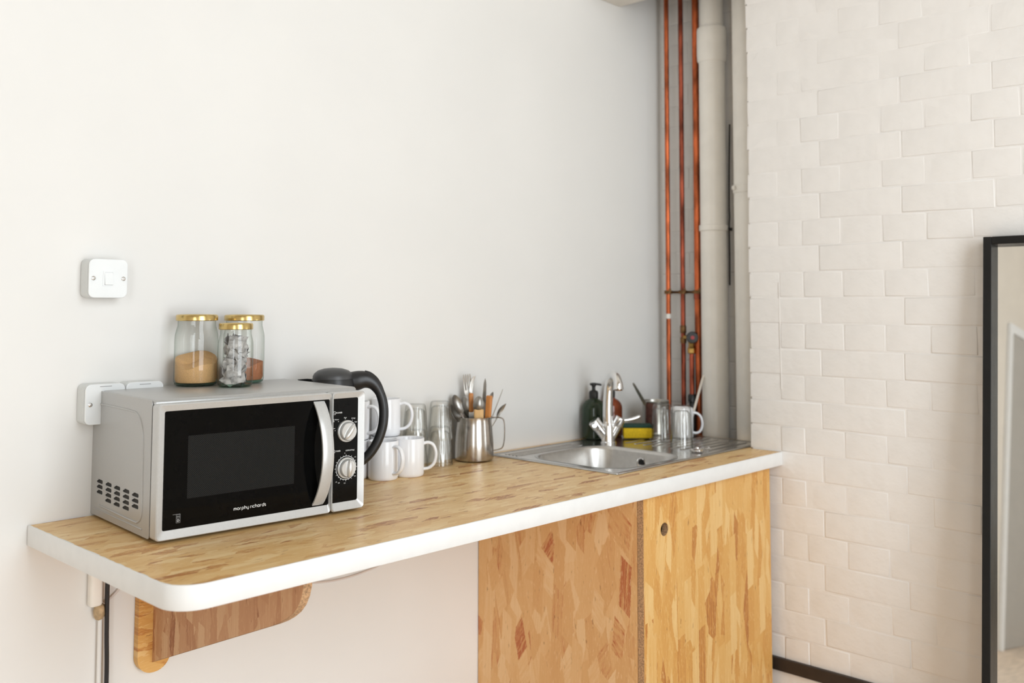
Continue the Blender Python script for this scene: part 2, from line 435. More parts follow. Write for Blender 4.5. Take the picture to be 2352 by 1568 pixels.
def add_tube(bm, pts, r, n=10, flat=None, up=None, cap=True):
    """sweep a circle (or an ellipse: flat = (ra, rb) factors, ra along 'up') along pts; r scalar or list"""
    P = [Vector(p) for p in pts]
    R = r if isinstance(r, (list, tuple)) else [r] * len(P)
    rings = []
    u = None
    for i, p in enumerate(P):
        t = (P[min(i + 1, len(P) - 1)] - P[max(i - 1, 0)]).normalized()
        if up is not None:
            u = Vector(up); u = (u - t * u.dot(t)).normalized()
        elif u is None:
            a = Vector((0, 0, 1)) if abs(t.z) < 0.9 else Vector((1, 0, 0))
            u = (a - t * a.dot(t)).normalized()
        else:
            u = (u - t * u.dot(t)).normalized()
        v = t.cross(u)
        fa, fb = flat if flat else (1, 1)
        rings.append([bm.verts.new(p + (u * cos(2 * pi * k / n) * fa + v * sin(2 * pi * k / n) * fb) * R[i]) for k in range(n)])
    for a, b in zip(rings[:-1], rings[1:]):
        for k in range(n):
            bm.faces.new((a[k], a[(k + 1) % n], b[(k + 1) % n], b[k]))
    if cap:
        bm.faces.new(list(reversed(rings[0]))); bm.faces.new(rings[-1])
    return bm

def tube(pts, r, n=10, **kw):
    return add_tube(BM(), pts, r, n, **kw)

def rrect(x0, x1, y0, y1, r, k=6):
    """rounded rectangle outline, counter-clockwise; r scalar or (bl, br, tr, tl)"""
    rs = r if isinstance(r, (list, tuple)) else (r,) * 4
    pts = []
    for (cx, cy, a0, q) in ((x0 + rs[0], y0 + rs[0], pi, rs[0]), (x1 - rs[1], y0 + rs[1], 1.5 * pi, rs[1]),
                            (x1 - rs[2], y1 - rs[2], 0, rs[2]), (x0 + rs[3], y1 - rs[3], 0.5 * pi, rs[3])):
        if q < 1e-6:
            pts.append((cx, cy)); continue
        for j in range(k + 1):
            a = a0 + 0.5 * pi * j / k
            pts.append((cx + q * cos(a), cy + q * sin(a)))
    return pts

def circle(cx, cy, r, n=24):
    return [(cx + r * cos(2 * pi * k / n), cy + r * sin(2 * pi * k / n)) for k in range(n)]

def plate(outer, holes, z0, z1, bevel=0.0):
    """flat plate in XY with holes, from z0 to z1 (mesh, via a filled 2D curve)"""
    cu = D.curves.new('tmp', 'CURVE'); cu.dimensions = '2D'; cu.fill_mode = 'BOTH'
    cu.extrude = (z1 - z0) / 2 - bevel; cu.bevel_depth = bevel; cu.bevel_resolution = 1
    cu.offset = -bevel
    for poly in [outer] + list(holes):
        s = cu.splines.new('POLY'); s.points.add(len(poly) - 1); s.use_cyclic_u = True
        for p, q in zip(s.points, poly):
            p.co = (q[0], q[1], 0, 1)
    o = D.objects.new('tmp', cu); COL.objects.link(o)
    dg = bpy.context.evaluated_depsgraph_get()
    me = D.meshes.new_from_object(o.evaluated_get(dg))
    D.objects.remove(o); D.curves.remove(cu)
    me.transform(Matrix.Translation((0, 0, (z0 + z1) / 2)))
    me.materials.clear()
    return finish(me, 30)

def text_mesh(s, size, extrude=0.00004, align='LEFT'):
    cu = D.curves.new('tmp', 'FONT'); cu.body = s; cu.size = size; cu.extrude = extrude; cu.align_x = align
    cu.resolution_u = 2
    o = D.objects.new('tmp', cu); COL.objects.link(o)
    dg = bpy.context.evaluated_depsgraph_get()
    me = D.meshes.new_from_object(o.evaluated_get(dg))
    D.objects.remove(o); D.curves.remove(cu)
    me.materials.clear()
    return me

# matrices that turn an XY plate to stand in other planes
XZ = Matrix(((1, 0, 0, 0), (0, 0, -1, 0), (0, 1, 0, 0), (0, 0, 0, 1)))        # (x,y,z) -> (x,-z,y): faces -Y
YZ = Matrix(((0, 0, -1, 0), (1, 0, 0, 0), (0, 1, 0, 0), (0, 0, 0, 1)))        # (x,y,z) -> (-z,x,y): faces -X

def bag(me, mx):
    me.transform(mx); me.update(); return me

# ================================================================== the setting
PX, PYE, EX = 1.887, -0.4985, 2.145          # pier face, pier edge, end wall of the recess
b = BM()
nx, nz = 60, 48
WX0 = -1.7
g = [[b.verts.new((WX0 + (EX + 0.1 - WX0) * i / nx,
                   0.0012 * sin(i * .55 + j * .3) * cos(j * .41 - i * .21), ROOM_H * j / nz)) for j in range(nz + 1)] for i in range(nx + 1)]
for i in range(nx):
    for j in range(nz):
        b.faces.new((g[i][j], g[i + 1][j], g[i + 1][j + 1], g[i][j + 1]))
add_box(b, WX0, EX + 0.1, 0.004, 0.1, 0, ROOM_H)
struct('wall_back', b, M['plaster'], 'long smooth white plastered wall behind the worktop', smooth=80)
struct('wall_far', box(ROOM_X0, WX0 - .001, 0.0, 0.1, 0, ROOM_H), M['beige'], 'beige wall beyond the white wall, seen only in the mirror')
b = BM()
for x0, x1, z0, z1 in ((-3.45, -3.39, 0, 2.09), (-2.50, -2.44, 0, 2.09), (-3.39, -2.50, 2.03, 2.09)):
    add_box(b, x0, x1, -.025, -.0005, z0, z1, .003, 1)
dd = struct('door_1', b, M['edgewhite'], 'white door casing seen in the mirror')
obj('door_leaf', box(-3.388, -2.502, -.012, -.0008, .004, 2.028), M['doorgrey'], dd)
struct('wall_left', box(ROOM_X0 - .1, ROOM_X0, ROOM_Y0, 0.1, 0, ROOM_H), M['beige'], 'beige wall at the far left end of the room')
struct('floor', box(ROOM_X0 - .1, EX + .2, ROOM_Y0 - .1, .1, -.1, 0), M['floor'], 'warm brown floor')
ceil = struct('ceiling', box(ROOM_X0 - .1, EX + .2, ROOM_Y0 - .1, .1, ROOM_H, ROOM_H + .1), M['ceiling'], 'white ceiling')
bb = BM()
prof = rrect(1.57, 1.940, 2.374, 3.2, (0.15, 0.045, .02, .02), 8)
r0 = [bb.verts.new((x, -0.001, min(z, ROOM_H))) for x, z in prof]
r1 = [bb.verts.new((x + .02, -1.3, min(z, ROOM_H))) for x, z in prof]
for k in range(len(prof)):
    bb.faces.new((r0[k], r0[(k + 1) % len(prof)], r1[(k + 1) % len(prof)], r1[k]))
bb.faces.new(r1); bb.faces.new(list(reversed(r0)))
tag(obj('beam', bb, M['ceiling'], ceil, smooth=50), 'rounded white plastered beam under the ceiling')
# front wall with the window opening (behind the camera)
b = BM()
add_box(b, ROOM_X0, FILL_X0, ROOM_Y0 - .2, ROOM_Y0, 0, ROOM_H)
add_box(b, FILL_X1, WIN_X0, ROOM_Y0 - .2, ROOM_Y0, 0, ROOM_H)
add_box(b, WIN_X1, EX + .2, ROOM_Y0 - .2, ROOM_Y0, 0, ROOM_H)
for x0, x1, z0, z1 in ((WIN_X0, WIN_X1, WIN_Z0, WIN_Z1), (FILL_X0, FILL_X1, FILL_Z0, FILL_Z1)):
    add_box(b, x0, x1, ROOM_Y0 - .2, ROOM_Y0, 0, z0)
    add_box(b, x0, x1, ROOM_Y0 - .2, ROOM_Y0, z1, ROOM_H)
struct('wall_front', b, M['beige'], 'beige wall with one window and an added fill window, behind the camera')
for n_, lab, x0, x1, z0, z1 in (('window_1', 'tall daylight window behind the camera', WIN_X0, WIN_X1, WIN_Z0, WIN_Z1),
                               ('added_window', 'added unseen window further left, brightening the pipe recess', FILL_X0, FILL_X1, FILL_Z0, FILL_Z1)):
    b = BM()
    for q in ((x0, x0 + .05, z0, z1), (x1 - .05, x1, z0, z1), (x0, x1, z0, z0 + .05), (x0, x1, z1 - .05, z1)):
        add_box(b, q[0], q[1], ROOM_Y0 - .08, ROOM_Y0 - .03, q[2], q[3], .004)
    win = struct(n_, b, M['edgewhite'], lab)
    obj('pane', box(x0, x1, ROOM_Y0 - .058, ROOM_Y0 - .054, z0, z1), M['pane'], win)

# ---- painted brick pier at the right: english bond, header and stretcher courses
def brick_mesh(L, H, T=0.05, rng=None):
    """brick lying along -Y from 0, front face at x=0, thickness into +x; rounded, slightly uneven arrises"""
    bm = BM()
    bmesh.ops.create_cube(bm, size=1.0)
    bmesh.ops.scale(bm, vec=(T, L - .0026, H - .0026), verts=bm.verts)
    bmesh.ops.translate(bm, vec=(T / 2, -L / 2, H / 2), verts=bm.verts)
    for v in bm.verts:
        if v.co.x < T / 2:
            v.co.x += rng.uniform(-.0006, .0006); v.co.y += rng.uniform(-.0012, .0012); v.co.z += rng.uniform(-.0016, .0016)
    ed = [e for e in bm.edges if all(v.co.x < T / 2 for v in e.verts)]
    bmesh.ops.bevel(bm, geom=ed, offset=0.0030, segments=3, affect='EDGES', profile=0.6)
    bmesh.ops.delete(bm, geom=[f for f in bm.faces if f.calc_center_median().x > T - .001], context='FACES')
    me = D.meshes.new('brick'); bm.to_mesh(me); bm.free()
    me.materials.append(M['brickpaint'])
    return finish(me, 60)

rng = random.Random(5)
b = BM()
add_box(b, PX + 0.0005, EX + .2, ROOM_Y0, PYE - 0.007, 0, ROOM_H)
add_box(b, EX + 0.0013, EX + .2, PYE - 0.003, 0.05, 0, ROOM_H)
pier = struct('wall_right', b, M['brickpaint'], 'cream painted brick wall with a pipe recess at its left end')
CH = 0.0758
cache = {}
def brick(kind, L, x, y, z, par):
    key = (kind, rng.randrange(4))
    if key not in cache: cache[key] = brick_mesh(L, CH, rng=rng)
    o = obj('brick', cache[key], None, par, (x, y, z), rot=(rng.uniform(-.004, .004), rng.uniform(-.006, .006), rng.uniform(-.0025, .0025)))
    return o
far = BM()
z = 1.052 - 14 * CH + .0  # lowest course
k = 0
z = 1.052 - 13 * CH
courses = []
while z < ROOM_H - .02:
    courses.append((z, k)); z += CH; k += 1
for z, k in courses:
    header = (k - 13) % 2 == 0
    fade = 1.0 if z < 1.5 else max(0.35, 1.0 - (z - 1.5) * 1.2)     # thicker paint higher up
    y = PYE
    seq = ([('closer_a', .102), ('closer', .076)] + [('header', .1187)] * 7) if header else ([('stretcher', .2305)] + [('stretcher_b', .2372)] * 4)
    y += rng.uniform(-.0028, .0022)
    for kind, L in seq:
        j = rng.uniform(-.0009, .0004) * fade
        brick(kind, L, PX - .0002 + j + (1 - fade) * .0009, y, z, pier)
        y -= L
    # beyond the frame the courses go on as one joined piece
    if header:
        yy = y
        while yy > -2.9:
            add_box(far, PX + rng.uniform(-.0012, .001), PX + .02, yy - .1150, yy - .003, z + .003, z + CH - .003, .003, 1); yy -= .1187
    else:
        yy = y
        while yy > -2.9:
            add_box(far, PX + rng.uniform(-.0012, .001), PX + .02, yy - .2340, yy - .003, z + .003, z + CH - .003, .003, 1); yy -= .2372
    if z > 0.82:
        y = -0.004
        seq = [('header', .1187)] * 4 if not header else [('closer', .076), ('stretcher_b', .2372), ('header', .1187)]
        for kind, L in seq:
            brick(kind, L, EX - .0002 + rng.uniform(-.001, .001), y, z + .012, pier)
            y -= L
tag(obj('brickwork', far, M['brickpaint'], pier, smooth=60), kind='stuff')
obj('paint_ridge', tube([(PX - .0006, -.603, 1.085), (PX - .001, -.601, 1.25), (PX - .0006, -.600, 1.40)], .0013, 8), M['brickpaint'], pier)
b = BM()
add_box(b, PX - 0.014, PX + .002, -3.4, -0.515, 0.2705, 0.3065, .002, 1)
struct('trim_1', b, M['rail'], 'thin dark brown rail along the foot of the brick wall')
# ================================================================== pipes in the recess
def pipe(name, label, cat, r, x, y, z0, z1, m, group=None):
    t = thing(name, label, cat, (x, y, z0), group=group)
    obj('tube', lathe([(r, 0), (r, z1 - z0)], 24), m, t)
    return t
p1 = pipe('copper_pipe', 'thin bright copper pipe nearest the white plastered wall', 'pipe', .0085, 2.10, -.0615, .0, ROOM_H, M['copper'], 'copper pipes in the corner recess')
p2 = pipe('copper_pipe', 'thin copper pipe with dark tarnish and a tap branch, middle of three', 'pipe', .0085, 2.10, -.1220, .0, ROOM_H, M['copperdark'], 'copper pipes in the corner recess')
p3 = pipe('copper_pipe', 'thicker copper pipe beside the wide white waste pipe', 'pipe', .0118, 2.10, -.1830, .0, ROOM_H, M['copper'], 'copper pipes in the corner recess')
obj('paint_spot', lathe([(.0089, 1.285), (.0089, 1.302)], 16), M['pipewhite'], p1)
for z0, z1 in ((1.235, 1.262), (1.20, 1.222)):
    obj('collar', lathe([(.0095, z0), (.0108, z0 + .003), (.0108, z1 - .003), (.0095, z1)], 20), M['oldbrass'], p2)
obj('collar', lathe([(.0135, 1.352), (.0142, 1.356), (.0142, 1.372), (.0135, 1.376)], 20), M['copperdark'], p3)
# clamp holding the three pipes
t = thing('pipe_clamp', 'narrow dark brass clamp bar across the three copper pipes', 'clamp', (2.10, -.12, 1.378))
obj('bar', box(.012, .017, -.112, .05, -.0045, .0045, .001), M['oldbrass'], t)
for yy in (.0585, -.002, -.063):
    r_ = .0125 if yy > -.05 else .0155
    obj('ring', lathe([(r_, -.006), (r_ + .002, -.006), (r_ + .002, .006), (r_, .006)], 20, cx=0, cy=yy, cap0=False, cap1=False), M['oldbrass'], t)
    obj('screw', lathe([(.004, 0), (.004, .012), (.001, .013)], 10, cx=-.016, cy=yy - .018), M['oldbrass'], t)
# branch with the stop valve
t = thing('stop_valve', 'brass stop valve with round black red-centred handle on copper branch', 'valve', (2.085, -.1655, 1.20))
b = tube([(.014, .038, .021), (.012, .015, .021), (.002, .001, .021)], .008, 14)
add_lathe(b, [(.010, -.002), (.012, .002), (.012, .03), (.009, .034)], 18)
add_lathe(b, [(.012, -.034), (.0145, -.031), (.0145, -.016), (.012, -.013), (.010, -.002)], 6)
obj('body', b, M['brass'], t)
hb = lathe([(.010, 0), (.0185, .002), (.0205, .008), (.0205, .016), (.018, .020), (.0, .021)], 20)
bmesh.ops.rotate(hb, cent=(0, 0, 0), matrix=Matrix.Rotation(radians(-90), 3, 'Y') , verts=hb.verts)
bmesh.ops.rotate(hb, cent=(0, 0, 0), matrix=Matrix.Rotation(radians(38), 3, 'Z'), verts=hb.verts)
bmesh.ops.translate(hb, vec=(-.010, -.008, .022), verts=hb.verts)
hw = obj('hand_wheel', hb, M['blackplastic'], t)
cb = lathe([(.0065, 0), (.0065, .0012), (0, .0014)], 14)
bmesh.ops.rotate(cb, cent=(0, 0, 0), matrix=Matrix.Rotation(radians(-90), 3, 'Y'), verts=cb.verts)
bmesh.ops.rotate(cb, cent=(0, 0, 0), matrix=Matrix.Rotation(radians(38), 3, 'Z'), verts=cb.verts)
bmesh.ops.translate(cb, vec=(-.010 - .0205 * cos(radians(38)), -.008 - .0205 * sin(radians(38)), .022), verts=cb.verts)
obj('red_cap', cb, M['red'], hw)
obj('branch_pipe', lathe([(.0085, -.20), (.0085, -.03)], 18), M['copperdark'], t)
obj('hose_connector', lathe([(.010, -.300), (.0125, -.298), (.0125, -.225), (.0105, -.222), (.0105, -.200), (.0145, -.197), (.0145, -.178), (.011, -.172)], 16), M['blackplastic'], t)
# white waste pipe
t = thing('waste_pipe', 'wide white painted waste pipe beside the copper pipes', 'pipe', (2.085, -.2575, 0))
obj('tube', lathe([(.0445, 0), (.0445, 2.20)], 40), M['pipewhite'], t)
obj('socket', lathe([(.046, 2.165), (.0495, 2.172), (.0507, 2.19), (.0507, 2.275), (.049, 2.283), (.042, 2.286)], 40), M['pipewhite'], t)
obj('tube', lathe([(.0405, 2.28), (.0405, ROOM_H)], 40), M['pipewhite'], t)
cl = obj('clip', lathe([(.0445, 1.583), (.0485, 1.585), (.0485, 1.603), (.0445, 1.605)], 40), M['pipewhite'], t)
obj('bolt', tube([(.020, -.042, 1.590), (.030, -.053, 1.589)], .0055, 8), M['rubber'], cl)
# second white pipe half hidden behind the brick corner
t = thing('vent_pipe', 'white painted pipe half hidden behind the brick corner', 'pipe', (2.075, -.402, 0))
obj('tube', lathe([(.052, 0), (.052, ROOM_H)], 40), M['pipewhite'], t)
cl = obj('collar', lathe([(.052, 1.700), (.0545, 1.702), (.0545, 1.724), (.052, 1.726)], 40), M['pipewhite'], t)
obj('bolt', lathe([(.002, 1.708), (.006, 1.711), (.006, 1.722), (.002, 1.725)], 12, cx=-.052, cy=.030), M['pipewhite'], cl)
c = obj('hanging_cable', tube(catmull([(2.122, -.302, 1.95), (2.118, -.300, 1.79), (2.108, -.3045, 1.67), (2.10, -.3105, 1.63), (2.104, -.306, 1.60), (2.115, -.300, 1.50), (2.12, -.296, 1.40)]), .0028, 8), M['rubber'])
tag(c, 'thin dark cable hanging between the two white pipes', 'cable')

# ================================================================== worktop
WT, WH = 0.900, 0.862
SX0, SX1, SY0, SY1 = 1.236, 1.990, -0.487, -0.036        # sink flange
top_outline = [(0.0, -0.0015), (0.0, -.545)] + [(0.052 - .052 * cos(a), -.549 - .052 * sin(a)) for a in [i * pi / 2 / 10 for i in range(1, 11)]] + \
              [(PX - .002, -.601), (PX - .002, PYE + .0005), (2.022, PYE + .0005), (2.022, -0.0015)]
hole = rrect(SX0 + .012, SX1 - .012, SY0 + .012, SY1 - .012, .02)
wtop = thing('worktop', 'long strand board worktop with white painted edge and rounded front corner', 'worktop', (0, 0, WT))
obj('board', bag(plate(top_outline, [hole], WH - WT, 0.0), Matrix.Identity(4)), M['osb_top'], wtop)
# white painted edge band, slightly proud and uneven along its upper line
eb = BM()
path = [p for p in top_outline[:14]]
path[0] = (0.0, -0.0015)
dense = []
for (x0, y0), (x1, y1) in zip(path[:-1], path[1:]):
    L = sqrt((x1 - x0) ** 2 + (y1 - y0) ** 2); nn = max(1, int(L / .012))
    for i in range(nn):
        dense.append((x0 + (x1 - x0) * i / nn, y0 + (y1 - y0) * i / nn))
dense.append(path[-1])
rows = []
rw = random.Random(3)
for i, (x, y) in enumerate(dense):
    a = dense[max(0, i - 1)]; c_ = dense[min(len(dense) - 1, i + 1)]
    tx, ty = c_[0] - a[0], c_[1] - a[1]; l = sqrt(tx * tx + ty * ty); nxn, nyn = ty / l, -tx / l
    nxn, nyn = -abs(nxn) if x < .06 and y > -.59 else nxn, nyn
    if nyn > 0: nxn, nyn = -nxn, -nyn
    o_ = .0018
    dz = rw.uniform(-.0012, .0003)
    inn = .0016 + rw.uniform(-.0008, .0014)
    rows.append([eb.verts.new((x - nxn * inn, y - nyn * inn, .0004 + 0)), eb.verts.new((x + nxn * (o_ - .0009), y + nyn * (o_ - .0009), .0003)),
                 eb.verts.new((x + nxn * o_, y + nyn * o_, -.0010)), eb.verts.new((x + nxn * o_, y + nyn * o_, WH - WT + .0008)),
                 eb.verts.new((x + nxn * (o_ - .001), y + nyn * (o_ - .001), WH - WT - .0004)), eb.verts.new((x - nxn * .001, y - nyn * .001, WH - WT - .0004))])
for a, c_ in zip(rows[:-1], rows[1:]):
    for k in range(5):
        eb.faces.new((a[k], a[k + 1], c_[k + 1], c_[k]))
bmesh.ops.recalc_face_normals(eb, faces=eb.faces)
obj('edge_band', eb, M['edgewhite'], wtop, smooth=50)

# ---- cupboard under the sink
CX0, CX1, CYF = 1.222, 1.853, -.578
cab = thing('sink_cupboard', 'strand board cupboard under the sink with one finger-hole door', 'cupboard', (CX0, CYF, 0))
obj('side_panel', box(0, .018, .0195, .578 - .002, 0, WH - .0008, .0006, 1), M['osb_side'], cab)
obj('side_panel', box(CX1 - CX0 - .018, CX1 - CX0, .0195, .576, 0, WH - .0008), M['osb_side'], cab)
obj('base_panel', box(.019, CX1 - CX0 - .019, .0195, .576, .08, .098), M['osb_side'], cab)
dr = plate([(0.0005, .02), (CX1 - CX0, .02), (CX1 - CX0, WH - .004), (0.0005, WH - .004)], [circle(1.3114 - CX0, .7673, .0165, 28)], 0, .018)
dr.transform(XZ); dr.transform(Matrix.Translation((0, .018, 0)))
door = obj('door', dr, M['osb_door'], cab)
obj('door_edge', box(-.0004, .0005, .0003, .0177, .02, WH - .004), M['osb_edge'], door)
ring = lathe([(.0164, 0), (.0164, .0176)], 28, cap0=False, cap1=False)
bmesh.ops.rotate(ring, cent=(0, 0, 0), matrix=Matrix.Rotation(radians(-90), 3, 'X'), verts=ring.verts)
bmesh.ops.translate(ring, vec=(1.3114 - CX0, .0002, .7673), verts=ring.verts)
obj('finger_hole', ring, M['osb_edge'], door)

# ---- bracket carrying the free end of the worktop
br = thing('wall_bracket', 'rounded strand board bracket under the free end of worktop', 'bracket', (0.2525, 0, WH))
up = plate(rrect(-.036, .036, -.303, -.001, (.034, .034, 0, 0), 8), [], 0, .018, .0)
up.transform(XZ); up.transform(Matrix.Translation((0, -.001, 0)))
obj('upright', up, M['osb_upr'], br)
g2 = [(-.0195, -.001), (-.0195, -.2815), (-.470, -.1040), (-.496, -.0925), (-.517, -.0810), (-.535, -.0685), (-.550, -.0530), (-.560, -.0360), (-.5655, -.018), (-.567, -.001)]
gm = plate(g2, [], 0, .018, .0)
gm.transform(YZ); gm.transform(Matrix.Translation((.0135, 0, 0)))
obj('gusset', gm, M['osb_brk'], br)
eg = BM()
es = [(-y, z) for y, z in g2[1:]]
for (y0, z0), (y1, z1) in zip(g2[1:-1], g2[2:]):
    d_ = sqrt((y1 - y0) ** 2 + (z1 - z0) ** 2); n_ = ((z1 - z0) / d_ * -1, (y1 - y0) / d_)
    if n_[1] > 0: n_ = (-n_[0], -n_[1])
    q = .0003
    vs = [eg.verts.new((x, yy + n_[0] * q, zz + n_[1] * q)) for x, yy, zz in ((-.0044, y0, z0), (.0132, y0, z0), (.0132, y1, z1), (-.0044, y1, z1))]
    eg.faces.new(vs)
obj('cut_edge', eg, M['osb_edge'], br)

# ---- wiring below the worktop
t = thing('cable_gland', 'white painted conduit end with loose resin lump below the worktop', 'conduit', (.127, 0, .862))
obj('body', box(-.0115, .0135, -.022, -.0005, -.142, -.001, .006, 3), M['pipewhite'], t)
obj('conduit_pipe', tube([(.0135, -.008, -.13), (.016, -.008, -.5), (.017, -.008, -.861)], .0045, 12), M['plaster'], t)
rl = BM(); bmesh.ops.create_icosphere(rl, subdivisions=2, radius=.013)
for v in rl.verts:
    v.co.x *= .85; v.co.z *= 1.35; v.co += Vector((rw.uniform(-.002, .002), rw.uniform(-.001, .001), rw.uniform(-.003, .003)))
bmesh.ops.translate(rl, vec=(.010, -.013, -.152), verts=rl.verts)
obj('resin_lump', rl, M['resin'], t, smooth=70)
c = obj('power_cable', tube(catmull([(.149, -.026, .8605), (.148, -.022, .77), (.150, -.020, .667), (.1525, -.020, .56), (.150, -.020, .30), (.16, -.022, .004)]), .0044, 10), M['rubber'])
tag(c, 'black cable hanging down the wall left of the bracket', 'cable')
c = obj('slack_cable', tube(catmull([(.150, -.0045, .722), (.162, -.004, .727), (.176, -.004, .738), (.190, -.004, .757), (.202, -.004, .80), (.206, -.004, .861)]), .0025, 8), M['cablewhite'])
tag(c, 'short loop of white cable beside the black cable below the worktop', 'cable')
c = obj('slack_cable', tube(catmull([(.56, -.004, .72), (.60, -.004, .685), (.645, -.004, .660), (.693, -.004, .6505), (.7585, -.004, .6475), (.8266, -.004, .6525), (.87, -.004, .662), (.94, -.004, .70), (.99, -.004, .76), (1.0, -.004, .861)]), .0024, 8), M['cablewhite'])
tag(c, 'long sagging white cable on the wall right of the bracket', 'cable')

# ================================================================== wall switch and sockets
def wall_box(name, label, cat, x, z, s, depth):
    """metal-clad accessory: x,z = lower-left of the face"""
    t = thing(name, label, cat, (x + s / 2, 0, z))
    bx = plate(rrect(-s / 2, s / 2, 0, s, .011, 6), [], 0, depth - .006)
    bx.transform(XZ); bx.transform(Matrix.Translation((0, -.0015, 0)))
    obj('back_box', bx, M['switchgrey'], t)
    fp = plate(rrect(-s / 2, s / 2, 0, s, .012, 6), [], 0, .0058, .0016)
    fp.transform(XZ); fp.transform(Matrix.Translation((0, -depth + .0042, 0)))
    f = obj('face_plate', fp, M['switchwhite'], t)
    for sx in (-1, 1):
        sc = lathe([(.0042, 0), (.0042, .0012), (.003, .002), (0, .0022)], 14)
        bmesh.ops.rotate(sc, cent=(0, 0, 0), matrix=Matrix.Rotation(radians(90), 3, 'X'), verts=sc.verts)
        bmesh.ops.translate(sc, vec=(sx * .0305, -depth - .0015, s / 2), verts=sc.verts)
        so = obj('screw', sc, M['chrome'], f)
    return t, f
t, f = wall_box('light_switch', 'white metal light switch on the wall above the microwave', 'switch', .084, 1.3412, .0790, .040)
o = plate(rrect(-.0115, .0115, .0235, .0545, .001), [rrect(-.0085, .0085, .0262, .0520, .0005)], 0, .0014)
o.transform(XZ); o.transform(Matrix.Translation((0, -.0416, 0)))
obj('rocker_surround', o, M['switchwhite'], f)
rk = BM()
vs = [rk.verts.new(p) for p in ((-.0083, -.0416, .0264), (.0083, -.0416, .0264), (.0083, -.0416, .0518), (-.0083, -.0416, .0518),
                                (-.0083, -.0468, .0268), (.0083, -.0468, .0268), (.0083, -.0425, .0516), (-.0083, -.0425, .0516))]
for q in ((0, 1, 5, 4), (1, 2, 6, 5), (2, 3, 7, 6), (3, 0, 4, 7), (4, 5, 6, 7)):
    rk.faces.new([vs[i] for i in q])
obj('rocker', rk, M['switchwhite'], t, smooth=0)
for i, (x, lab) in enumerate(((.0845, 'white metal socket behind the microwave, its left edge showing'), (.1665, 'white metal socket hidden behind the microwave except its top edge'))):
    t, f = wall_box('wall_socket', lab, 'socket', x, 1.087, .0805, .040)
    o = plate(rrect(-.012, .012, -.0007, .0007, .0004), [], 0, .0006)
    o.transform(XZ); o.transform(Matrix.Translation((0, -.0414, .0755)))
    obj('slot', o, M['printgrey'], f)

# ================================================================== microwave oven
MWROT = -0.0648
mw = thing('microwave', 'silver microwave oven with black door standing on the worktop', 'microwave', (.097, -.3294, WT), MWROT)
mm_ = .001
def fz(z): return z * mm_ + .005
obj('gap_shade', box(.004, .437, .020, .034, .008, .246), M['darkin'], mw)  # dark block added as the shade in the gap behind the front
case = obj('case', box(.0018, .440, .0305, .335, .005, .2545, .007, 3), M['silver'], mw)
for fx, fy in ((.03, .05), (.41, .05), (.03, .31), (.41, .31)):
    obj('foot', lathe([(.009, 0), (.011, .001), (.011, .006)], 16, cx=fx, cy=fy), M['blackplastic'], mw)
slots = []
cols = [(282.5, 70, 3), (234.5, 70.5, 4), (189.5, 70.3, 4), (143.5, 70.7, 4), (98.5, 70.2, 3)]
for cx_, z_, n_ in cols:
    for k in range(n_):
        slots.append((cx_, z_ - k * 10.4))
holes = [rrect((y - 16.2) * mm_, (y + 16.2) * mm_, fz(z - 3.7), fz(z + 3.7), .003, 3) for y, z in slots]
sp_ = plate(rrect(.0305, .3345, .0055, .2535, .007, 4), holes, 0, .0012)
sp_.transform(YZ); sp_.transform(Matrix.Translation((.0012, 0, 0)))
side = obj('side_panel', sp_, M['silver'], mw)
obj('vent_shade', box(.00125, .0017, .075, .305, .03, .085), M['darkin'], mw)  # added dark plate, painting the unlit inside of the vents
lv = BM()   # one louvre hood: flush at its rear, lifting outward towards the front
L_ = .0162
a = [lv.verts.new(p) for p in ((-.0002, L_, .0038), (-.0002, L_, -.0012), (-.0010, L_ * .55, .0012), (-.0012, L_ * .1, .0036), (-.0006, L_ * .1, .0042))]
lv.faces.new((a[0], a[1], a[2], a[3])); lv.faces.new((a[0], a[3], a[4]))
lme = D.meshes.new('vent_slot'); lv.to_mesh(lme); lv.free(); finish(lme, 50); lme.materials.append(M['silver'])
for y, z in slots:
    obj('vent_slot', lme, None, side, (0, y * mm_, fz(z)))
emb = [(.300, fz(223)), (.20, fz(223)), (.118, fz(222)), (.098, fz(219)), (.080, fz(207)), (.070, fz(186)), (.0675, fz(160)), (.066, fz(90)), (.065, fz(48)),
       (.070, fz(31)), (.083, fz(23)), (.100, fz(21)), (.20, fz(22)), (.280, fz(23))]
obj('embossed_line', tube([(0, y, z) for y, z in catmull([(p[0], p[1], 0) for p in emb], 4) for y, z in ((y, z),)] if False else
                          [(0.0002, p.x, p.y) for p in catmull([(q[0], q[1], 0) for q in emb], 4)], .0021, 8), M['silver'], side)
obj('embossed_line', tube([(0.0002, .311, fz(13.5)), (0.0002, .063, fz(13))], .0015, 8), M['silver'], side)

def bezel(x0, x1, z0, z1, ix0, ix1, iz0, iz1, rad, deep=.006, back=.0265):
    """front frame: proud outer rim sloping in to the recessed face"""
    bm = BM()
    def loop(pts, y): return [bm.verts.new((x, y, z)) for x, z in pts]
    k = 5
    o0 = loop(rrect(x0, x1, z0, z1, rad, k), back)
    o1 = loop(rrect(x0, x1, z0, z1, rad, k), .0022)
    o2 = loop(rrect(x0 + .0016, x1 - .0016, z0 + .0016, z1 - .0016, rad, k), .0)
    i0 = loop(rrect(ix0, ix1, iz0, iz1, .0035, k), deep)
    i1 = loop(rrect(ix0, ix1, iz0, iz1, .0035, k), deep + .006)
    for A_, B_ in ((o0, o1), (o1, o2), (o2, i0), (i0, i1)):
        n_ = len(A_)
        for j in range(n_):
            bm.faces.new((A_[j], A_[(j + 1) % n_], B_[(j + 1) % n_], B_[j]))
    bm.faces.new(o0)
    bmesh.ops.recalc_face_normals(bm, faces=bm.faces)
    return bm
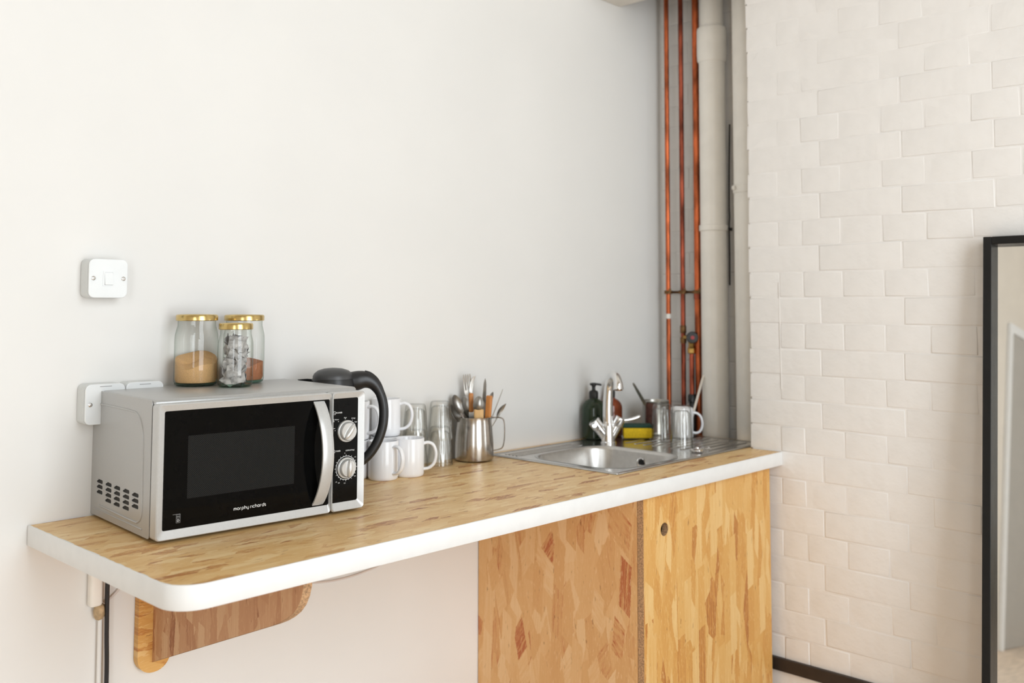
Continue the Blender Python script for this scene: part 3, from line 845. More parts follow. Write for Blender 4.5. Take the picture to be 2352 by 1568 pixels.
dr_ = obj('door', bezel(.0, .3602, fz(1), fz(243), .0135, .3572, fz(17), fz(230), .007), M['silverlt'], mw, smooth=25)
obj('door_glass', box(.0130, .3577, .0068, .0100, fz(16.5), fz(230.5)), M['blackglass'], dr_)
obj('oven_window', box(.0588, .2780, .00655, .0069, fz(69), fz(182.5)), M['meshdots'], dr_)
cp = obj('control_panel', bezel(.3614, .4402, fz(1), fz(243), .3640, .4262, fz(18), fz(230), .007), M['silverlt'], mw, smooth=25)
obj('panel_face', box(.3636, .4266, .0068, .0100, fz(17.5), fz(230.5)), M['blackpan'], cp)
# bow handle
hb = BM()
rows = []
for i in range(33):
    s = -1 + 2 * i / 32
    z = fz(123.5 + 104 * s)
    d = .0065 - .040 * (1 - s * s) ** 0.85 * 1.0
    xc = .3325
    hw_ = .0127
    th_ = .0045
    rows.append([hb.verts.new((xc - hw_, d + th_, z)), hb.verts.new((xc - hw_, d + .0008, z)), hb.verts.new((xc - hw_ + .0012, d, z)),
                 hb.verts.new((xc, d - .0012, z)), hb.verts.new((xc + hw_ - .0012, d, z)), hb.verts.new((xc + hw_, d + .0008, z)), hb.verts.new((xc + hw_, d + th_, z))])
for A_, B_ in zip(rows[:-1], rows[1:]):
    for k in range(7):
        k2 = (k + 1) % 7
        hb.faces.new((A_[k], A_[k2], B_[k2], B_[k]))
hb.faces.new(rows[0]); hb.faces.new(list(reversed(rows[-1])))
bmesh.ops.recalc_face_normals(hb, faces=hb.faces)
obj('handle', hb, M['silverlt'], dr_, smooth=40)
# knobs
def knob(cx, cz, r, ang):
    k = lathe([(r + .0012, 0), (r + .0012, .004), (r, .0052), (r - .0012, .0052), (r - .0014, .0044), (r - .002, .0044), (r - .0026, .0105), (r - .004, .0125), (0, .0132)], 44)
    bmesh.ops.rotate(k, cent=(0, 0, 0), matrix=Matrix.Rotation(radians(90), 3, 'X'), verts=k.verts)
    bmesh.ops.translate(k, vec=(cx, .0068, cz), verts=k.verts)
    ko = obj('knob', k, M['knob'], cp)
    gbm = BM()
    bmesh.ops.create_uvsphere(gbm, u_segments=24, v_segments=12, radius=1)
    for v in gbm.verts:
        v.co = Vector((v.co.x * .0060, v.co.y * .0085, v.co.z * (r - .002)))
    bmesh.ops.rotate(gbm, cent=(0, 0, 0), matrix=Matrix.Rotation(ang, 3, 'Y'), verts=gbm.verts)
    bmesh.ops.translate(gbm, vec=(cx, .0068 - .0128, cz), verts=gbm.verts)
    obj('grip', gbm, M['knob'], ko, smooth=60)
knob(.3985, fz(162.0), .0212, radians(36))
knob(.3985, fz(86.5), .0205, radians(4))
rr = lathe([(.0245, 0), (.0245, .0004), (.0236, .0004), (.0236, 0)], 44, cap0=False, cap1=False)
bmesh.ops.rotate(rr, cent=(0, 0, 0), matrix=Matrix.Rotation(radians(90), 3, 'X'), verts=rr.verts)
bmesh.ops.translate(rr, vec=(.3988, .0068, fz(86.5)), verts=rr.verts)
obj('dial_ring', rr, M['print'], cp)

def stext(parts, s, size, x, z, name='print', mtl='print', par=None, align='LEFT'):
    me = text_mesh(s, size, align=align)
    me.transform(XZ); me.transform(Matrix.Translation((x, .0066, z)))
    return obj(name, me, M[mtl], par or cp, smooth=0)
def dots(lst, name='print', r=.0006):
    bm = BM()
    for x, z in lst:
        add_box(bm, x - r, x + r, .0064, .0069, z - r, z + r)
    return obj(name, bm, M['print'], cp, smooth=0)
stext(None, 'POWER', .0042, .3735, fz(199.3))
stext(None, 'TIMER', .0042, .3735, fz(121.0))
stext(None, 'DEFROST(kg)', .0037, .3975, fz(120.5))
stext(None, 'Low', .0034, .3655, fz(168.5))
stext(None, 'M.Low', .0034, .3705, fz(186.0))
stext(None, 'Med', .0034, .3955, fz(188.5), align='CENTER')
stext(None, 'M.High', .0034, .4105, fz(186.0))
stext(None, 'High', .0034, .4180, fz(178.0))
stext(None, '0.2', .0032, .4190, fz(105.5))
stext(None, '0.4', .0032, .4190, fz(66.0))
stext(None, '0.6', .0032, .3960, fz(54.5), align='CENTER')
stext(None, '0.8', .0032, .3820, fz(56.5), align='CENTER')
stext(None, '1.0', .0032, .3755, fz(59.0), align='CENTER')
stext(None, '0', .0034, .3955, fz(115.5), align='CENTER')
dots([(.3955, fz(187.2)), (.3790, fz(182.8)), (.4130, fz(183.0)), (.3712, fz(165)), (.4205, fz(165)), (.4195, fz(174))])
tk = BM()
for k in range(24):
    a = radians(90 - 15 * k)
    if k in (6, 7): pass
    r0_, r1_ = .0246, (.0274 if k % 2 == 0 else .0262)
    cxk, czk = .3988, fz(86.5)
    q = .0003
    vs = [tk.verts.new((cxk + r_ * cos(a) + e * q * sin(a), .0066, czk + r_ * sin(a) - e * q * cos(a))) for r_, e in ((r0_, -1), (r0_, 1), (r1_, 1), (r1_, -1))]
    tk.faces.new(vs)
obj('dial_ticks', tk, M['print'], cp, smooth=0)
def ring_print(cx, cz, r, wd=.0005):
    q = lathe([(r, 0), (r, .0003), (r - wd, .0003), (r - wd, 0)], 24, cap0=False, cap1=False)
    bmesh.ops.rotate(q, cent=(0, 0, 0), matrix=Matrix.Rotation(radians(90), 3, 'X'), verts=q.verts)
    bmesh.ops.translate(q, vec=(cx, .0068, cz), verts=q.verts)
    return q
ic = ring_print(.3694, fz(200.8), .0036)
add_tube(ic, [(.3672, .0067, fz(200.8)), (.3684, .0067, fz(201.8)), (.3698, .0067, fz(199.9)), (.3714, .0067, fz(200.8))], .0003, 6)
obj('print', ic, M['print'], cp)
ic = ring_print(.3690, fz(122.4), .0034)
add_tube(ic, [(.3690, .0067, fz(124.5)), (.3690, .0067, fz(122.4)), (.3706, .0067, fz(121.6))], .0003, 6)
obj('print', ic, M['print'], cp)
ic = BM()
add_tube(ic, [(.3680, .0067, fz(184)), (.3680, .0067, fz(188.6))], .0005, 6)
add_tube(ic, [(.3668, .0067, fz(183.2)), (.3692, .0067, fz(183.2))], .0005, 6)
obj('print', ic, M['print'], cp)
# lettering on the door: rounded monoline letters drawn as strokes
def arc(cx, cy, r, a0, a1, n=10, ry=None):
    ry = ry or r
    return [(cx + r * cos(radians(a0 + (a1 - a0) * i / n)), cy + ry * sin(radians(a0 + (a1 - a0) * i / n))) for i in range(n + 1)]
GL = {
 'm': (1.30, [[(0, 0), (0, .68)] + arc(.325, .68, .325, 180, 0, 8, .32) + [(.65, 0)], [(.65, .68)] + arc(.975, .68, .325, 180, 0, 8, .32) + [(1.3, 0)]]),
 'o': (0.92, [arc(.46, .5, .46, 0, 360, 20, .5)]),
 'r': (0.48, [[(0, 0), (0, .55)] + arc(.45, .55, .45, 180, 90, 6)]),
 'p': (0.92, [arc(.46, .5, .46, 0, 360, 20, .5), [(0, .5), (0, -.5)]]),
 'h': (0.78, [[(0, 0), (0, 1.5)], [(0, .6)] + arc(.39, .6, .39, 180, 0, 8, .4) + [(.78, 0)]]),
 'y': (0.78, [[(0, 1), (0, .4)] + arc(.39, .4, .39, 180, 360, 8, .4) + [(.78, 1)], [(.78, 1), (.78, -.1)] + arc(.40, -.1, .38, 0, -90, 6, .38)]),
 'i': (0.0, [[(0, 0), (0, 1)], [(0, 1.40), (0, 1.42)]]),
 'c': (0.74, [arc(.46, .5, .46, 50, 310, 14, .5)]),
 'a': (0.92, [arc(.46, .5, .46, 0, 360, 20, .5), [(.92, 1), (.92, 0)]]),
 'd': (0.92, [arc(.46, .5, .46, 0, 360, 20, .5), [(.92, 1.5), (.92, 0)]]),
 's': (0.56, [arc(.28, .75, .27, 40, 270, 10, .25)[:] + arc(.28, .25, .28, 90, -140, 10, .25)]),
 ' ': (0.10, []),
}
def lettering(s, x0, x1, z, stroke=.105):
    tot = sum(GL[c_][0] for c_ in s) + .42 * (len(s) - 1)
    k = (x1 - x0) / tot
    bm = BM(); x = 0
    for c_ in s:
        wd, strokes = GL[c_]
        for st in strokes:
            add_tube(bm, [(x0 + (x + px) * k, .0067, z + pz * k) for px, pz in st], stroke * k, 6, flat=(.08, 1), up=(0, 1, 0))
        x += wd + .42
    return bm
obj('lettering', lettering('morphy richards', .1512, .2175, fz(34.5)), M['print'], dr_, smooth=0)
em = BM()
def frame(bm, x0, x1, z0, z1, t_=.0003):
    for q in ((x0, x1, z0, z0 + t_), (x0, x1, z1 - t_, z1), (x0, x0 + t_, z0, z1), (x1 - t_, x1, z0, z1)):
        add_box(bm, q[0], q[1], .0064, .0069, q[2], q[3])
frame(em, .0395, .0472, fz(28), fz(42.5)); add_box(em, .0400, .0467, .0064, .0069, fz(36.3), fz(36.8))
for k in range(3): add_box(em, .0408 + k * .002, .042 + k * .002, .0064, .0069, fz(38.6), fz(40.0))
add_box(em, .0330, .0472, .0064, .0069, fz(43.3), fz(43.7))
obj('print', em, M['printgrey'], dr_, smooth=0)
me = text_mesh('D', .0062, align='CENTER'); me.transform(XZ); me.transform(Matrix.Translation((.0433, .0064, fz(30.0))))
obj('print', me, M['print'], dr_, smooth=0)

# ================================================================== jars on the microwave
MT = WT + .2545
def jar(name, label, x, y, r, h, rl, gold=True):
    t = thing(name, label, 'jar', (x, y, MT))
    hb_ = h - .017
    pr = [(r * .86, .0008), (r * .95, .003), (r, .010), (r * 1.005, hb_ * .35), (r, hb_ * .70), (r * .985, hb_ * .80), (r * .93, hb_ * .88), (rl * .95, hb_ * .925), (rl * .93, hb_ * .95), (rl * .93, h - .006)]
    obj('glass_body', lathe(pr, 56, cap1=False), M['jarglass'], t, smooth=50)
    obj('glass_base', lathe([(r * .84, .0014), (r * .94, .0040), (r * .955, .0062), (0, .0070)], 48), M['baseglass'], t)
    gl_ = lathe([(rl, h - .0135), (rl * 1.03, h - .0125), (rl * 1.03, h - .003), (rl * 1.0, h - .001), (rl * .94, h), (rl * .9, h - .0012), (0, h - .0012)], 64,
                rfun=lambda rr_, zz, a: rr_ * (1 + (.006 if zz < h - .004 else 0) * cos(a * 4)))
    obj('lid', gl_, M['gold'], t)
    return t
J1 = (.3103, -.0585); J2 = (.3553, -.1429); J3 = (.4231, -.0612)
jar('storage_jar', 'tall gold-lidded glass jar of golden brown sugar on microwave', J1[0], J1[1], .0453, .1525, .0425)
jar('storage_jar', 'small gold-lidded glass jar packed with grey tea bags on microwave', J2[0], J2[1], .0366, .1345, .0345)
jar('storage_jar', 'gold-lidded glass jar with little brown powder, behind the tea bag jar', J3[0], J3[1], .0448, .1515, .0425)
def fill(name, label, cat, x, y, r, hf, m):
    bm = BM(); n, kr = 40, 9
    rings = [[bm.verts.new((r * .93 * cos(2 * pi * i / n), r * .93 * sin(2 * pi * i / n), .0076)) for i in range(n)]]
    rings.append([bm.verts.new((r * cos(2 * pi * i / n), r * sin(2 * pi * i / n), .014)) for i in range(n)])
    for k in range(kr, 0, -1):
        q = r * k / kr
        rings.append([bm.verts.new((q * cos(2 * pi * i / n), q * sin(2 * pi * i / n), hf(q * cos(2 * pi * i / n), q * sin(2 * pi * i / n)))) for i in range(n)])
    c_ = bm.verts.new((0, 0, hf(0, 0)))
    for A_, B_ in zip(rings[:-1], rings[1:]):
        for i in range(n): bm.faces.new((A_[i], A_[(i + 1) % n], B_[(i + 1) % n], B_[i]))
    for i in range(n): bm.faces.new((rings[-1][i], rings[-1][(i + 1) % n], c_))
    bm.faces.new(list(reversed(rings[0])))
    o = obj(name, bm, m, None, (x, y, MT), smooth=60)
    return tag(o, label, cat, kind='stuff')
vd = Vector((.49, .87)); vr = Vector((.87, -.49))
def hs(x, y):
    a = x * vr.x + y * vr.y; d = x * vd.x + y * vd.y
    return .058 + d * .38 + .007 * sin(a * 75 + .6) * (1 if d < 0 else .4) - .004 * cos(a * 40) + .006 * exp(-((a + .006) ** 2 + (d + .0) ** 2) / .0003) * -1
fill('brown_sugar', 'golden brown sugar heaped unevenly in the larger left jar', 'sugar', J1[0], J1[1], .0432, hs, M['sugar'])
fill('brown_powder', 'thin layer of orange brown powder in the rear right jar', 'powder', J3[0], J3[1], .0426, lambda x, y: .045 + .006 * sin(x * 60) + y * .1, M['coffee'])
tb = random.Random(12)
def teabag_mesh(k):
    bm = BM(); n = 7
    g_ = [[None] * n for _ in range(n)]; h_ = [[None] * n for _ in range(n)]
    for i in range(n):
        for j in range(n):
            u, v = i / (n - 1) * 2 - 1, j / (n - 1) * 2 - 1
            w_ = (1 - u * u) * (1 - v * v)
            x, y = u * .0185, v * .0175
            f_ = .0050 * abs(sin(u * 2.2 + v * 1.6 + k)) + .003 * cos(v * 3.4 + k * 2) + tb.uniform(-.0007, .0007)
            g_[i][j] = bm.verts.new((x, y, (.0030 + .0015 * (k % 3)) * w_ ** .8 + f_))
            h_[i][j] = g_[i][j] if i in (0, n - 1) or j in (0, n - 1) else bm.verts.new((x, y, -(.0030 + .0015 * (k % 3)) * w_ ** .8 + f_))
    for i in range(n - 1):
        for j in range(n - 1):
            bm.faces.new((g_[i][j], g_[i + 1][j], g_[i + 1][j + 1], g_[i][j + 1]))
            bm.faces.new((h_[i][j], h_[i][j + 1], h_[i + 1][j + 1], h_[i + 1][j]))
    me = D.meshes.new('tea_bag'); bm.to_mesh(me); bm.free(); me.materials.append(M['teabag'])
    return finish(me, 38)
tms = [teabag_mesh(k) for k in range(5)]
n_tb = 0
for layer in range(6):
    for k in range(4):
        a = 2 * pi * k / 4 + layer * .8 + tb.uniform(-.2, .2)
        rr_ = .0140
        o = obj('tea_bag', tms[(layer * 4 + k) % 5], None, None,
                (J2[0] + rr_ * cos(a), J2[1] + rr_ * sin(a), MT + .0185 + layer * .0150 + tb.uniform(-.002, .002)))
        o.rotation_euler = (pi / 2 + tb.uniform(-.55, .55), tb.uniform(-.6, .6), a + pi / 2 + tb.uniform(-.5, .5))
        o.scale = (.82, .82, .82)
        tag(o, 'crumpled grey tea bag inside the small front jar', 'tea bag', 'tea bags in the small jar')

# ================================================================== kettle
KA = atan2(-.572, .82)
kt = thing('kettle', 'black electric kettle with looped handle behind the microwave', 'kettle', (.627, -.1166, WT), KA)
obj('base', lathe([(.070, 0), (.072, .004), (.071, .016), (.066, .020)], 40), M['blackplastic'], kt)
body = lathe([(.066, .021), (.0695, .025), (.0685, .08), (.063, .15), (.0555, .22), (.0505, .250), (.0485, .256)], 48)
obj('body', body, M['blackplastic'], kt)
obj('lid', lathe([(.0475, .2560), (.0470, .262), (.044, .268), (.036, .2745), (.022, .2790), (.008, .2805), (0, .2806)], 48), M['greylid'], kt)
sb = BM()
P_ = [(-.082, 0, .2545), (-.060, .012, .255), (-.046, .022, .253), (-.046, -.022, .253), (-.060, -.012, .255), (-.058, 0, .232), (-.049, .0, .20), (-.051, .012, .222), (-.051, -.012, .222)]
sv = [sb.verts.new(p) for p in P_]
for q in ((0, 1, 5), (0, 5, 4), (1, 2, 7), (1, 7, 5), (5, 7, 6), (4, 5, 8), (5, 6, 8), (4, 8, 3)):
    sb.faces.new([sv[i] for i in q])
bmesh.ops.solidify(sb, geom=sb.faces[:], thickness=.002)
obj('spout', sb, M['blackplastic'], kt, smooth=60)
hp = catmull([(.030, 0, .2450), (.050, 0, .2490), (.074, 0, .2520), (.094, 0, .2435), (.108, 0, .2245), (.1165, 0, .200), (.1195, 0, .172), (.1165, 0, .140), (.107, 0, .110), (.092, 0, .084), (.074, 0, .0655), (.060, 0, .058)], 5)
rad = []
for i in range(len(hp)):
    s = i / (len(hp) - 1)
    rad.append(.0200 if s < .12 else max(.0098, .0200 - (s - .12) * .040))
obj('handle', tube(hp, rad, 16, flat=(1, 1.15), up=(0, 1, 0)), M['blackplastic'], kt, smooth=60)
sw = catmull([(.073, 0, .2690), (.085, 0, .2655), (.097, 0, .2565), (.104, 0, .2480)], 4)
obj('switch', tube(sw, .0055, 10, flat=(1.4, 1), up=(0, 1, 0)), M['blackplastic'], kt, smooth=60)

# ================================================================== mugs
MH = .0945
def make_mug(label, loc, rz, r=.037):
    t = thing('mug', label, 'mug', loc, rz, 'white mugs beside the kettle')
    pr = [(0, .0030), (r * .80, .0030), (r * .82, .0), (r * .90, .0), (r * .97, .0025), (r, .008), (r, MH - .0015), (r - .001, MH), (r - .0022, MH - .0002), (r - .0034, MH - .003), (r - .0034, .012), (r - .009, .007), (0, .0065)]
    obj('cup', lathe(pr, 48), M['mug'], t, smooth=60)
    hp_ = catmull([(r - .002, 0, .0800), (r + .010, 0, .0825), (r + .0225, 0, .0765), (r + .0290, 0, .062), (r + .0295, 0, .046), (r + .0240, 0, .029), (r + .0120, 0, .0190), (r - .002, 0, .0165)], 5)
    obj('handle', tube(hp_, .0046, 12, flat=(1.45, .9), up=(0, 1, 0)), M['mug'], t, smooth=70)
    return t
mA = make_mug('white mug on the worktop nearest the microwave, front of the cluster', (.790, -.104, WT), radians(-84))
dup(mA, (.866, -.114, WT), radians(-43), 'white mug on the worktop in front of the stacked tumblers')
dup(mA, (.748, -.0405, WT), radians(200), 'white mug standing on the worktop hidden behind the kettle handle')
dup(mA, (.846, -.0415, WT), radians(150), 'white mug at the wall under another mug, hidden behind the front mugs')
dup(mA, (.748, -.0405, WT + MH + .0004), radians(-62), 'upper white mug half hidden behind the kettle handle and microwave')
dup(mA, (.848, -.0415, WT + MH + .0004), radians(-47), 'upper white mug at the right, seen past the kettle handle')

# ================================================================== tumblers
def flute(n, amp, zlo, zhi):
    return lambda r, z, a: r * (1 + (amp * (abs(cos(a * n / 2)) - .6) if zlo < z < zhi else 0))
def make_tumbler(label, loc, h, rt, rb, group, name='tumbler', fl=10, rz=0.0):
    """upside-down tumbler: rim (rt) at the bottom, base (rb) at the top"""
    t = thing(name, label, 'glass', loc, rz, group)
    r = lambda z: rt + (rb - rt) * (z / h)
    n__ = fl * 12
    pr = [(rt, .0002), (rt + .0004, .0012), (r(h * .12), h * .12), (r(h * .3), h * .3), (r(h * .34) - .0008, h * .34), (r(h * .5), h * .5), (r(h * .8), h * .8), (r(h * .93), h * .93), (rb * .97, h * .975), (rb * .88, h), (rb * .6, h - .0015), (0, h - .002)]
    obj('glass_wall', lathe(pr, n__, cap0=False, rfun=flute(fl, .075, h * .30, h * .92)), M['tumbler'], t, smooth=40)
    pin = [(rt - .0018, .0006), (r(h * .3) - .0022, h * .3), (r(h * .82) - .003, h * .82), (rb * .7, h * .875), (0, h * .88)]
    obj('inner_wall', lathe(pin, 48, cap0=False), M['tumbler'], t, smooth=60)
    return t
tl = make_tumbler('lower upturned tumbler of the stack behind the mugs, left pair', (.944, -.045, WT), .102, .0355, .0265, 'upturned tumblers stacked at the wall')
dup(tl, (.944, -.045, WT + .066), .3, 'upper upturned tumbler of the left pair behind the mug handle')
dup(tl, (1.030, -.047, WT), .1, 'lower upturned tumbler of the right pair beside the cutlery jug')
dup(tl, (1.030, -.047, WT + .068), .5, 'upper upturned tumbler of the right pair beside the cutlery jug')

# ================================================================== steel jug with cutlery
JC = Vector((1.1475, -.0585, WT))
JA = atan2(-.7155, .6986)
jg = thing('milk_jug', 'brushed steel milk jug full of cutlery on the worktop', 'jug', JC, JA)
pr = [(0, .001), (.048, .001), (.0535, .004), (.0548, .012), (.0540, .05), (.0500, .095), (.0488, .112), (.0498, .1195), (.0490, .1200), (.0478, .112), (.0490, .095), (.0530, .05), (.0535, .012), (.050, .006), (0, .005)]
obj('body', lathe(pr, 64), M['steel'], jg, smooth=50)
obj('handle', tube(catmull([(.0485, 0, .1165), (.060, 0, .1175), (.0755, 0, .1160), (.0825, 0, .1080), (.0845, 0, .085), (.0835, 0, .055), (.0790, 0, .036), (.0700, 0, .030), (.0535, 0, .0265)], 5), .0020, 8, flat=(2.2, 1), up=(0, 1, 0)), M['steel'], jg)

def place(o, bottom, tip, roll=0.0):
    """aim local +Z of o from bottom to tip (jug frame: a = camera right, d = away, z)"""
    ca, sa = cos(JA), sin(JA)
    W_ = lambda p: Vector((JC.x + p[0] * ca - p[1] * sa, JC.y + p[0] * sa + p[1] * ca, WT + p[2]))
    b_, t_ = W_(bottom), W_(tip)
    zq = (t_ - b_).normalized()
    xq = Vector((ca, sa, 0)); xq = (xq - zq * xq.dot(zq)).normalized(); yq = zq.cross(xq)
    mx_ = Matrix((xq, yq, zq)).transposed() @ Matrix.Rotation(roll, 3, 'Z')
    o.rotation_euler = mx_.to_euler(); o.location = b_
    return (t_ - b_).length

GRP = 'cutlery in the steel jug'
def strip(bm, pts):
    """flat tapered strip in local XZ: pts = [(z, halfwidth, y)], thickness 1.6 mm"""
    rows_ = []
    for z_, hw_, y_ in pts:
        rows_.append([bm.verts.new((-hw_, y_ - .0007, z_)), bm.verts.new((hw_, y_ - .0007, z_)), bm.verts.new((hw_, y_ + .0007, z_)), bm.verts.new((-hw_, y_ + .0007, z_))])
    for A_, B_ in zip(rows_[:-1], rows_[1:]):
        for k in range(4): bm.faces.new((A_[k], A_[(k + 1) % 4], B_[(k + 1) % 4], B_[k]))
    bm.faces.new(list(reversed(rows_[0]))); bm.faces.new(rows_[-1])
    return bm
def fork(label, bottom, tip, roll=0):
    t = thing('fork', label, 'fork', group=GRP); L = place(t, bottom, tip, roll)
    obj('stem', strip(BM(), [(0, .0085, 0), (.03, .0075, 0), (L * .45, .004, 0), (L * .66, .0028, .001), (L * .72, .004, .003), (L * .755, .0105, .005), (L * .80, .0120, .005)]), M['cutlery'], t)
    for k in range(4):
        x = -.0097 + k * .00647
        bm = BM()
        add_tube(bm, catmull([(x, .005, L * .79), (x, .0045, L * .88), (x * .95, .001, L * .96), (x * .93, -.003, L)], 3), [.0021, .0021, .002, .002, .0019, .0018, .0016, .0013, .001, .0006][:10], 6)
        obj('tine', bm, M['cutlery'], t)
    return t
def spoon(label, bottom, tip, roll=0, bw=.020, bl=.062):
    t = thing('spoon', label, 'spoon', group=GRP); L = place(t, bottom, tip, roll)
    obj('stem', strip(BM(), [(0, .008, 0), (.03, .007, 0), (L * .45, .0042, 0), (L - bl - .004, .0026, 0), (L - bl + .004, .004, .001)]), M['cutlery'], t)
    bm = BM(); n_, m_ = 20, 6
    cen = L - bl / 2
    rings = []
    for i in range(1, m_ + 1):
        q = i / m_
        rings.append([bm.verts.new((q * bw * sin(2 * pi * k / n_) * (1 - .12 * cos(2 * pi * k / n_)), .009 * (1 - q * q), cen + q * bl / 2 * cos(2 * pi * k / n_))) for k in range(n_)])
    c_ = bm.verts.new((0, .009, cen))
    for k in range(n_): bm.faces.new((c_, rings[0][k], rings[0][(k + 1) % n_]))
    for A_, B_ in zip(rings[:-1], rings[1:]):
        for k in range(n_): bm.faces.new((A_[k], B_[k], B_[(k + 1) % n_], A_[(k + 1) % n_]))
    bmesh.ops.solidify(bm, geom=bm.faces[:], thickness=.0012)
    obj('bowl', bm, M['cutlery'], t, smooth=60)
    return t
def knife(label, bottom, tip, roll=0, hw_=.0075):
    t = thing('knife', label, 'knife', group=GRP); L = place(t, bottom, tip, roll)
    bm = BM()
    rows_ = []
    for z_, a_, c_ in ((L * .40, -.004, .004), (L * .45, -hw_, hw_), (L * .80, -hw_, hw_ * .95), (L * .93, -hw_ * .8, hw_ * .75), (L, -.0008, .001)):
        rows_.append([bm.verts.new((a_, -.0007, z_)), bm.verts.new((c_, -.0002, z_)), bm.verts.new((c_, .0002, z_)), bm.verts.new((a_, .0007, z_))])
    for A_, B_ in zip(rows_[:-1], rows_[1:]):
        for k in range(4): bm.faces.new((A_[k], A_[(k + 1) % 4], B_[(k + 1) % 4], B_[k]))
    bm.faces.new(list(reversed(rows_[0]))); bm.faces.new(rows_[-1])
    obj('blade', bm, M['cutlery'], t)
    obj('grip', strip(BM(), [(0, .008, 0), (.02, .0085, 0), (L * .38, .006, 0), (L * .42, .004, 0)]), M['cutlery'], t)
    return t
def handled(name, label, cat, bottom, tip, hw_, hd, m, blade=True, frac=.35, roll=0):
    """tool standing on its business end: wooden grip at the top"""
    t = thing(name, label, cat, group=GRP); L = place(t, bottom, tip, roll)
    g_ = box(-hw_, hw_, -hd, hd, L * (1 - frac), L, min(hw_, hd) * .55, 3)
    obj('grip', g_, m, t)
    obj('blade', strip(BM(), [(0, .004, 0), (.02, .008, 0), (L * (1 - frac), .007, 0)]), M['cutlery'], t)
    return t
fork('tall fork leaning right, leftmost of the two forks in the steel jug', (.004, .012, .012), (-.0225, .012, .2365), .15)
fork('tall fork seen edge-on, right of the other fork in the steel jug', (-.018, .020, .012), (-.003, .020, .2305), 1.25)
spoon('broad dark spoon leaning far left in the steel jug', (.012, .000, .012), (-.057, -.006, .1800), .75, .0165, .058)
spoon('spoon leaning lowest to the left over the jug rim', (.010, -.016, .012), (-.066, -.018, .1555), 1.2, .0165, .056)
spoon('grey spoon turned away between the left spoon and the forks', (.010, .016, .012), (-.030, .006, .1740), 2.6, .017, .058)
handled('knife', 'knife with round orange wooden grip between the forks', 'knife', (-.006, .004, .010), (-.0092, -.006, .1850), .0065, .0065, M['woodor'], frac=.30)
knife('pointed steel knife standing upright in the middle of the jug', (.020, .010, .010), (.0300, .014, .2240), .9, .0078)
spoon('round spoon with shiny bowl facing out above the jug rim', (.006, -.022, .012), (.0135, -.030, .1790), pi, .0155, .046)
handled('wooden_scoop', 'pale wooden scoop with rounded end just above the jug rim', 'scoop', (.012, -.024, .010), (.0132, -.0270, .1435), .0135, .0075, M['woodlt'], frac=.30)
handled('knife', 'knife with flat brown wooden grip at right of the jug', 'knife', (.030, -.010, .010), (.0425, -.014, .1790), .0086, .0055, M['woodor'], frac=.42, roll=-.3)
spoon('slim steel spoon behind the brown wooden grip in the jug', (.026, .018, .010), (.0515, .016, .1870), 1.2, .010, .036)
knife('thin steel knife leaning right, highest at the right of the jug', (.010, .000, .012), (.0795, .002, .1950), 1.35, .006)
spoon('spoon leaning lowest to the right over the jug handle', (.000, -.006, .014), (.0885, .000, .1560), 1.25, .012, .050)

# ================================================================== sink
sk = thing('sink', 'stainless steel sink with bowl and ribbed drainer set in worktop', 'sink', (SX0, SY0, WT))
SW, SD = SX1 - SX0, SY1 - SY0
BX0, BX1, BY0, BY1 = .040, .372, .030, .358
fl_ = plate(rrect(0, SW, 0, SD, .006, 3), [rrect(BX0, BX1, BY0, BY1, .085, 10)], .0004, .0030, .0006)
obj('deck', fl_, M['sinksteel'], sk)
rm = BM()
def band(bm, outer, inner, z0, z1):
    n_ = len(outer)
    a_ = [bm.verts.new((p[0], p[1], z0)) for p in outer]; m_ = [bm.verts.new(((p[0] * .6 + q[0] * .4), (p[1] * .6 + q[1] * .4), z1)) for p, q in zip(outer, inner)]
    c_ = [bm.verts.new((q[0], q[1], z0)) for q in inner]
    for A_, B_ in ((a_, m_), (m_, c_)):
        for k in range(n_): bm.faces.new((A_[k], A_[(k + 1) % n_], B_[(k + 1) % n_], B_[k]))
band(rm, rrect(-.001, SW + .001, -.001, SD + .001, .006, 3), rrect(.011, SW - .011, .011, SD - .011, .006, 3), .0012, .0052)
obj('rim', rm, M['sinksteel'], sk, smooth=60)
bw_ = BM()
lp = []
for ins, z_, rr_ in ((-.004, .0034, .086), (0, .0030, .085), (.004, .0005, .083), (.0065, -.006, .080), (.012, -.060, .076), (.020, -.110, .072), (.032, -.132, .064), (.050, -.142, .05), (.09, -.146, .03)):
    lp.append([bw_.verts.new((x, y, z_)) for x, y in rrect(BX0 + ins, BX1 - ins, BY0 + ins, BY1 - ins, rr_, 10)])
for A_, B_ in zip(lp[:-1], lp[1:]):
    n_ = len(A_)
    for k in range(n_): bw_.faces.new((A_[k], A_[(k + 1) % n_], B_[(k + 1) % n_], B_[k]))
bw_.faces.new(lp[-1])
bmesh.ops.recalc_face_normals(bw_, faces=bw_.faces)
for f_ in bw_.faces: f_.normal_flip()
bowl = obj('bowl', bw_, M['bowlsteel'], sk, smooth=60)
obj('drain', lathe([(.034, -.1455), (.034, -.1435), (.028, -.1435), (.024, -.1452), (0, -.1452)], 32, cx=(BX0 + BX1) / 2, cy=(BY0 + BY1) / 2), M['chrome'], bowl)
ov = lathe([(.0165, 0), (.0165, .003), (.0135, .004), (.0115, .002), (.0115, 0)], 28, cap0=False)
bmesh.ops.rotate(ov, cent=(0, 0, 0), matrix=Matrix.Rotation(radians(-92), 3, 'Y'), verts=ov.verts)
bmesh.ops.translate(ov, vec=(BX1 - .0085, .185, -.034), verts=ov.verts)
ovo = obj('overflow', ov, M['chrome'], bowl)
oc = lathe([(.0112, 0), (0, .0004)], 24)
bmesh.ops.rotate(oc, cent=(0, 0, 0), matrix=Matrix.Rotation(radians(-92), 3, 'Y'), verts=oc.verts)
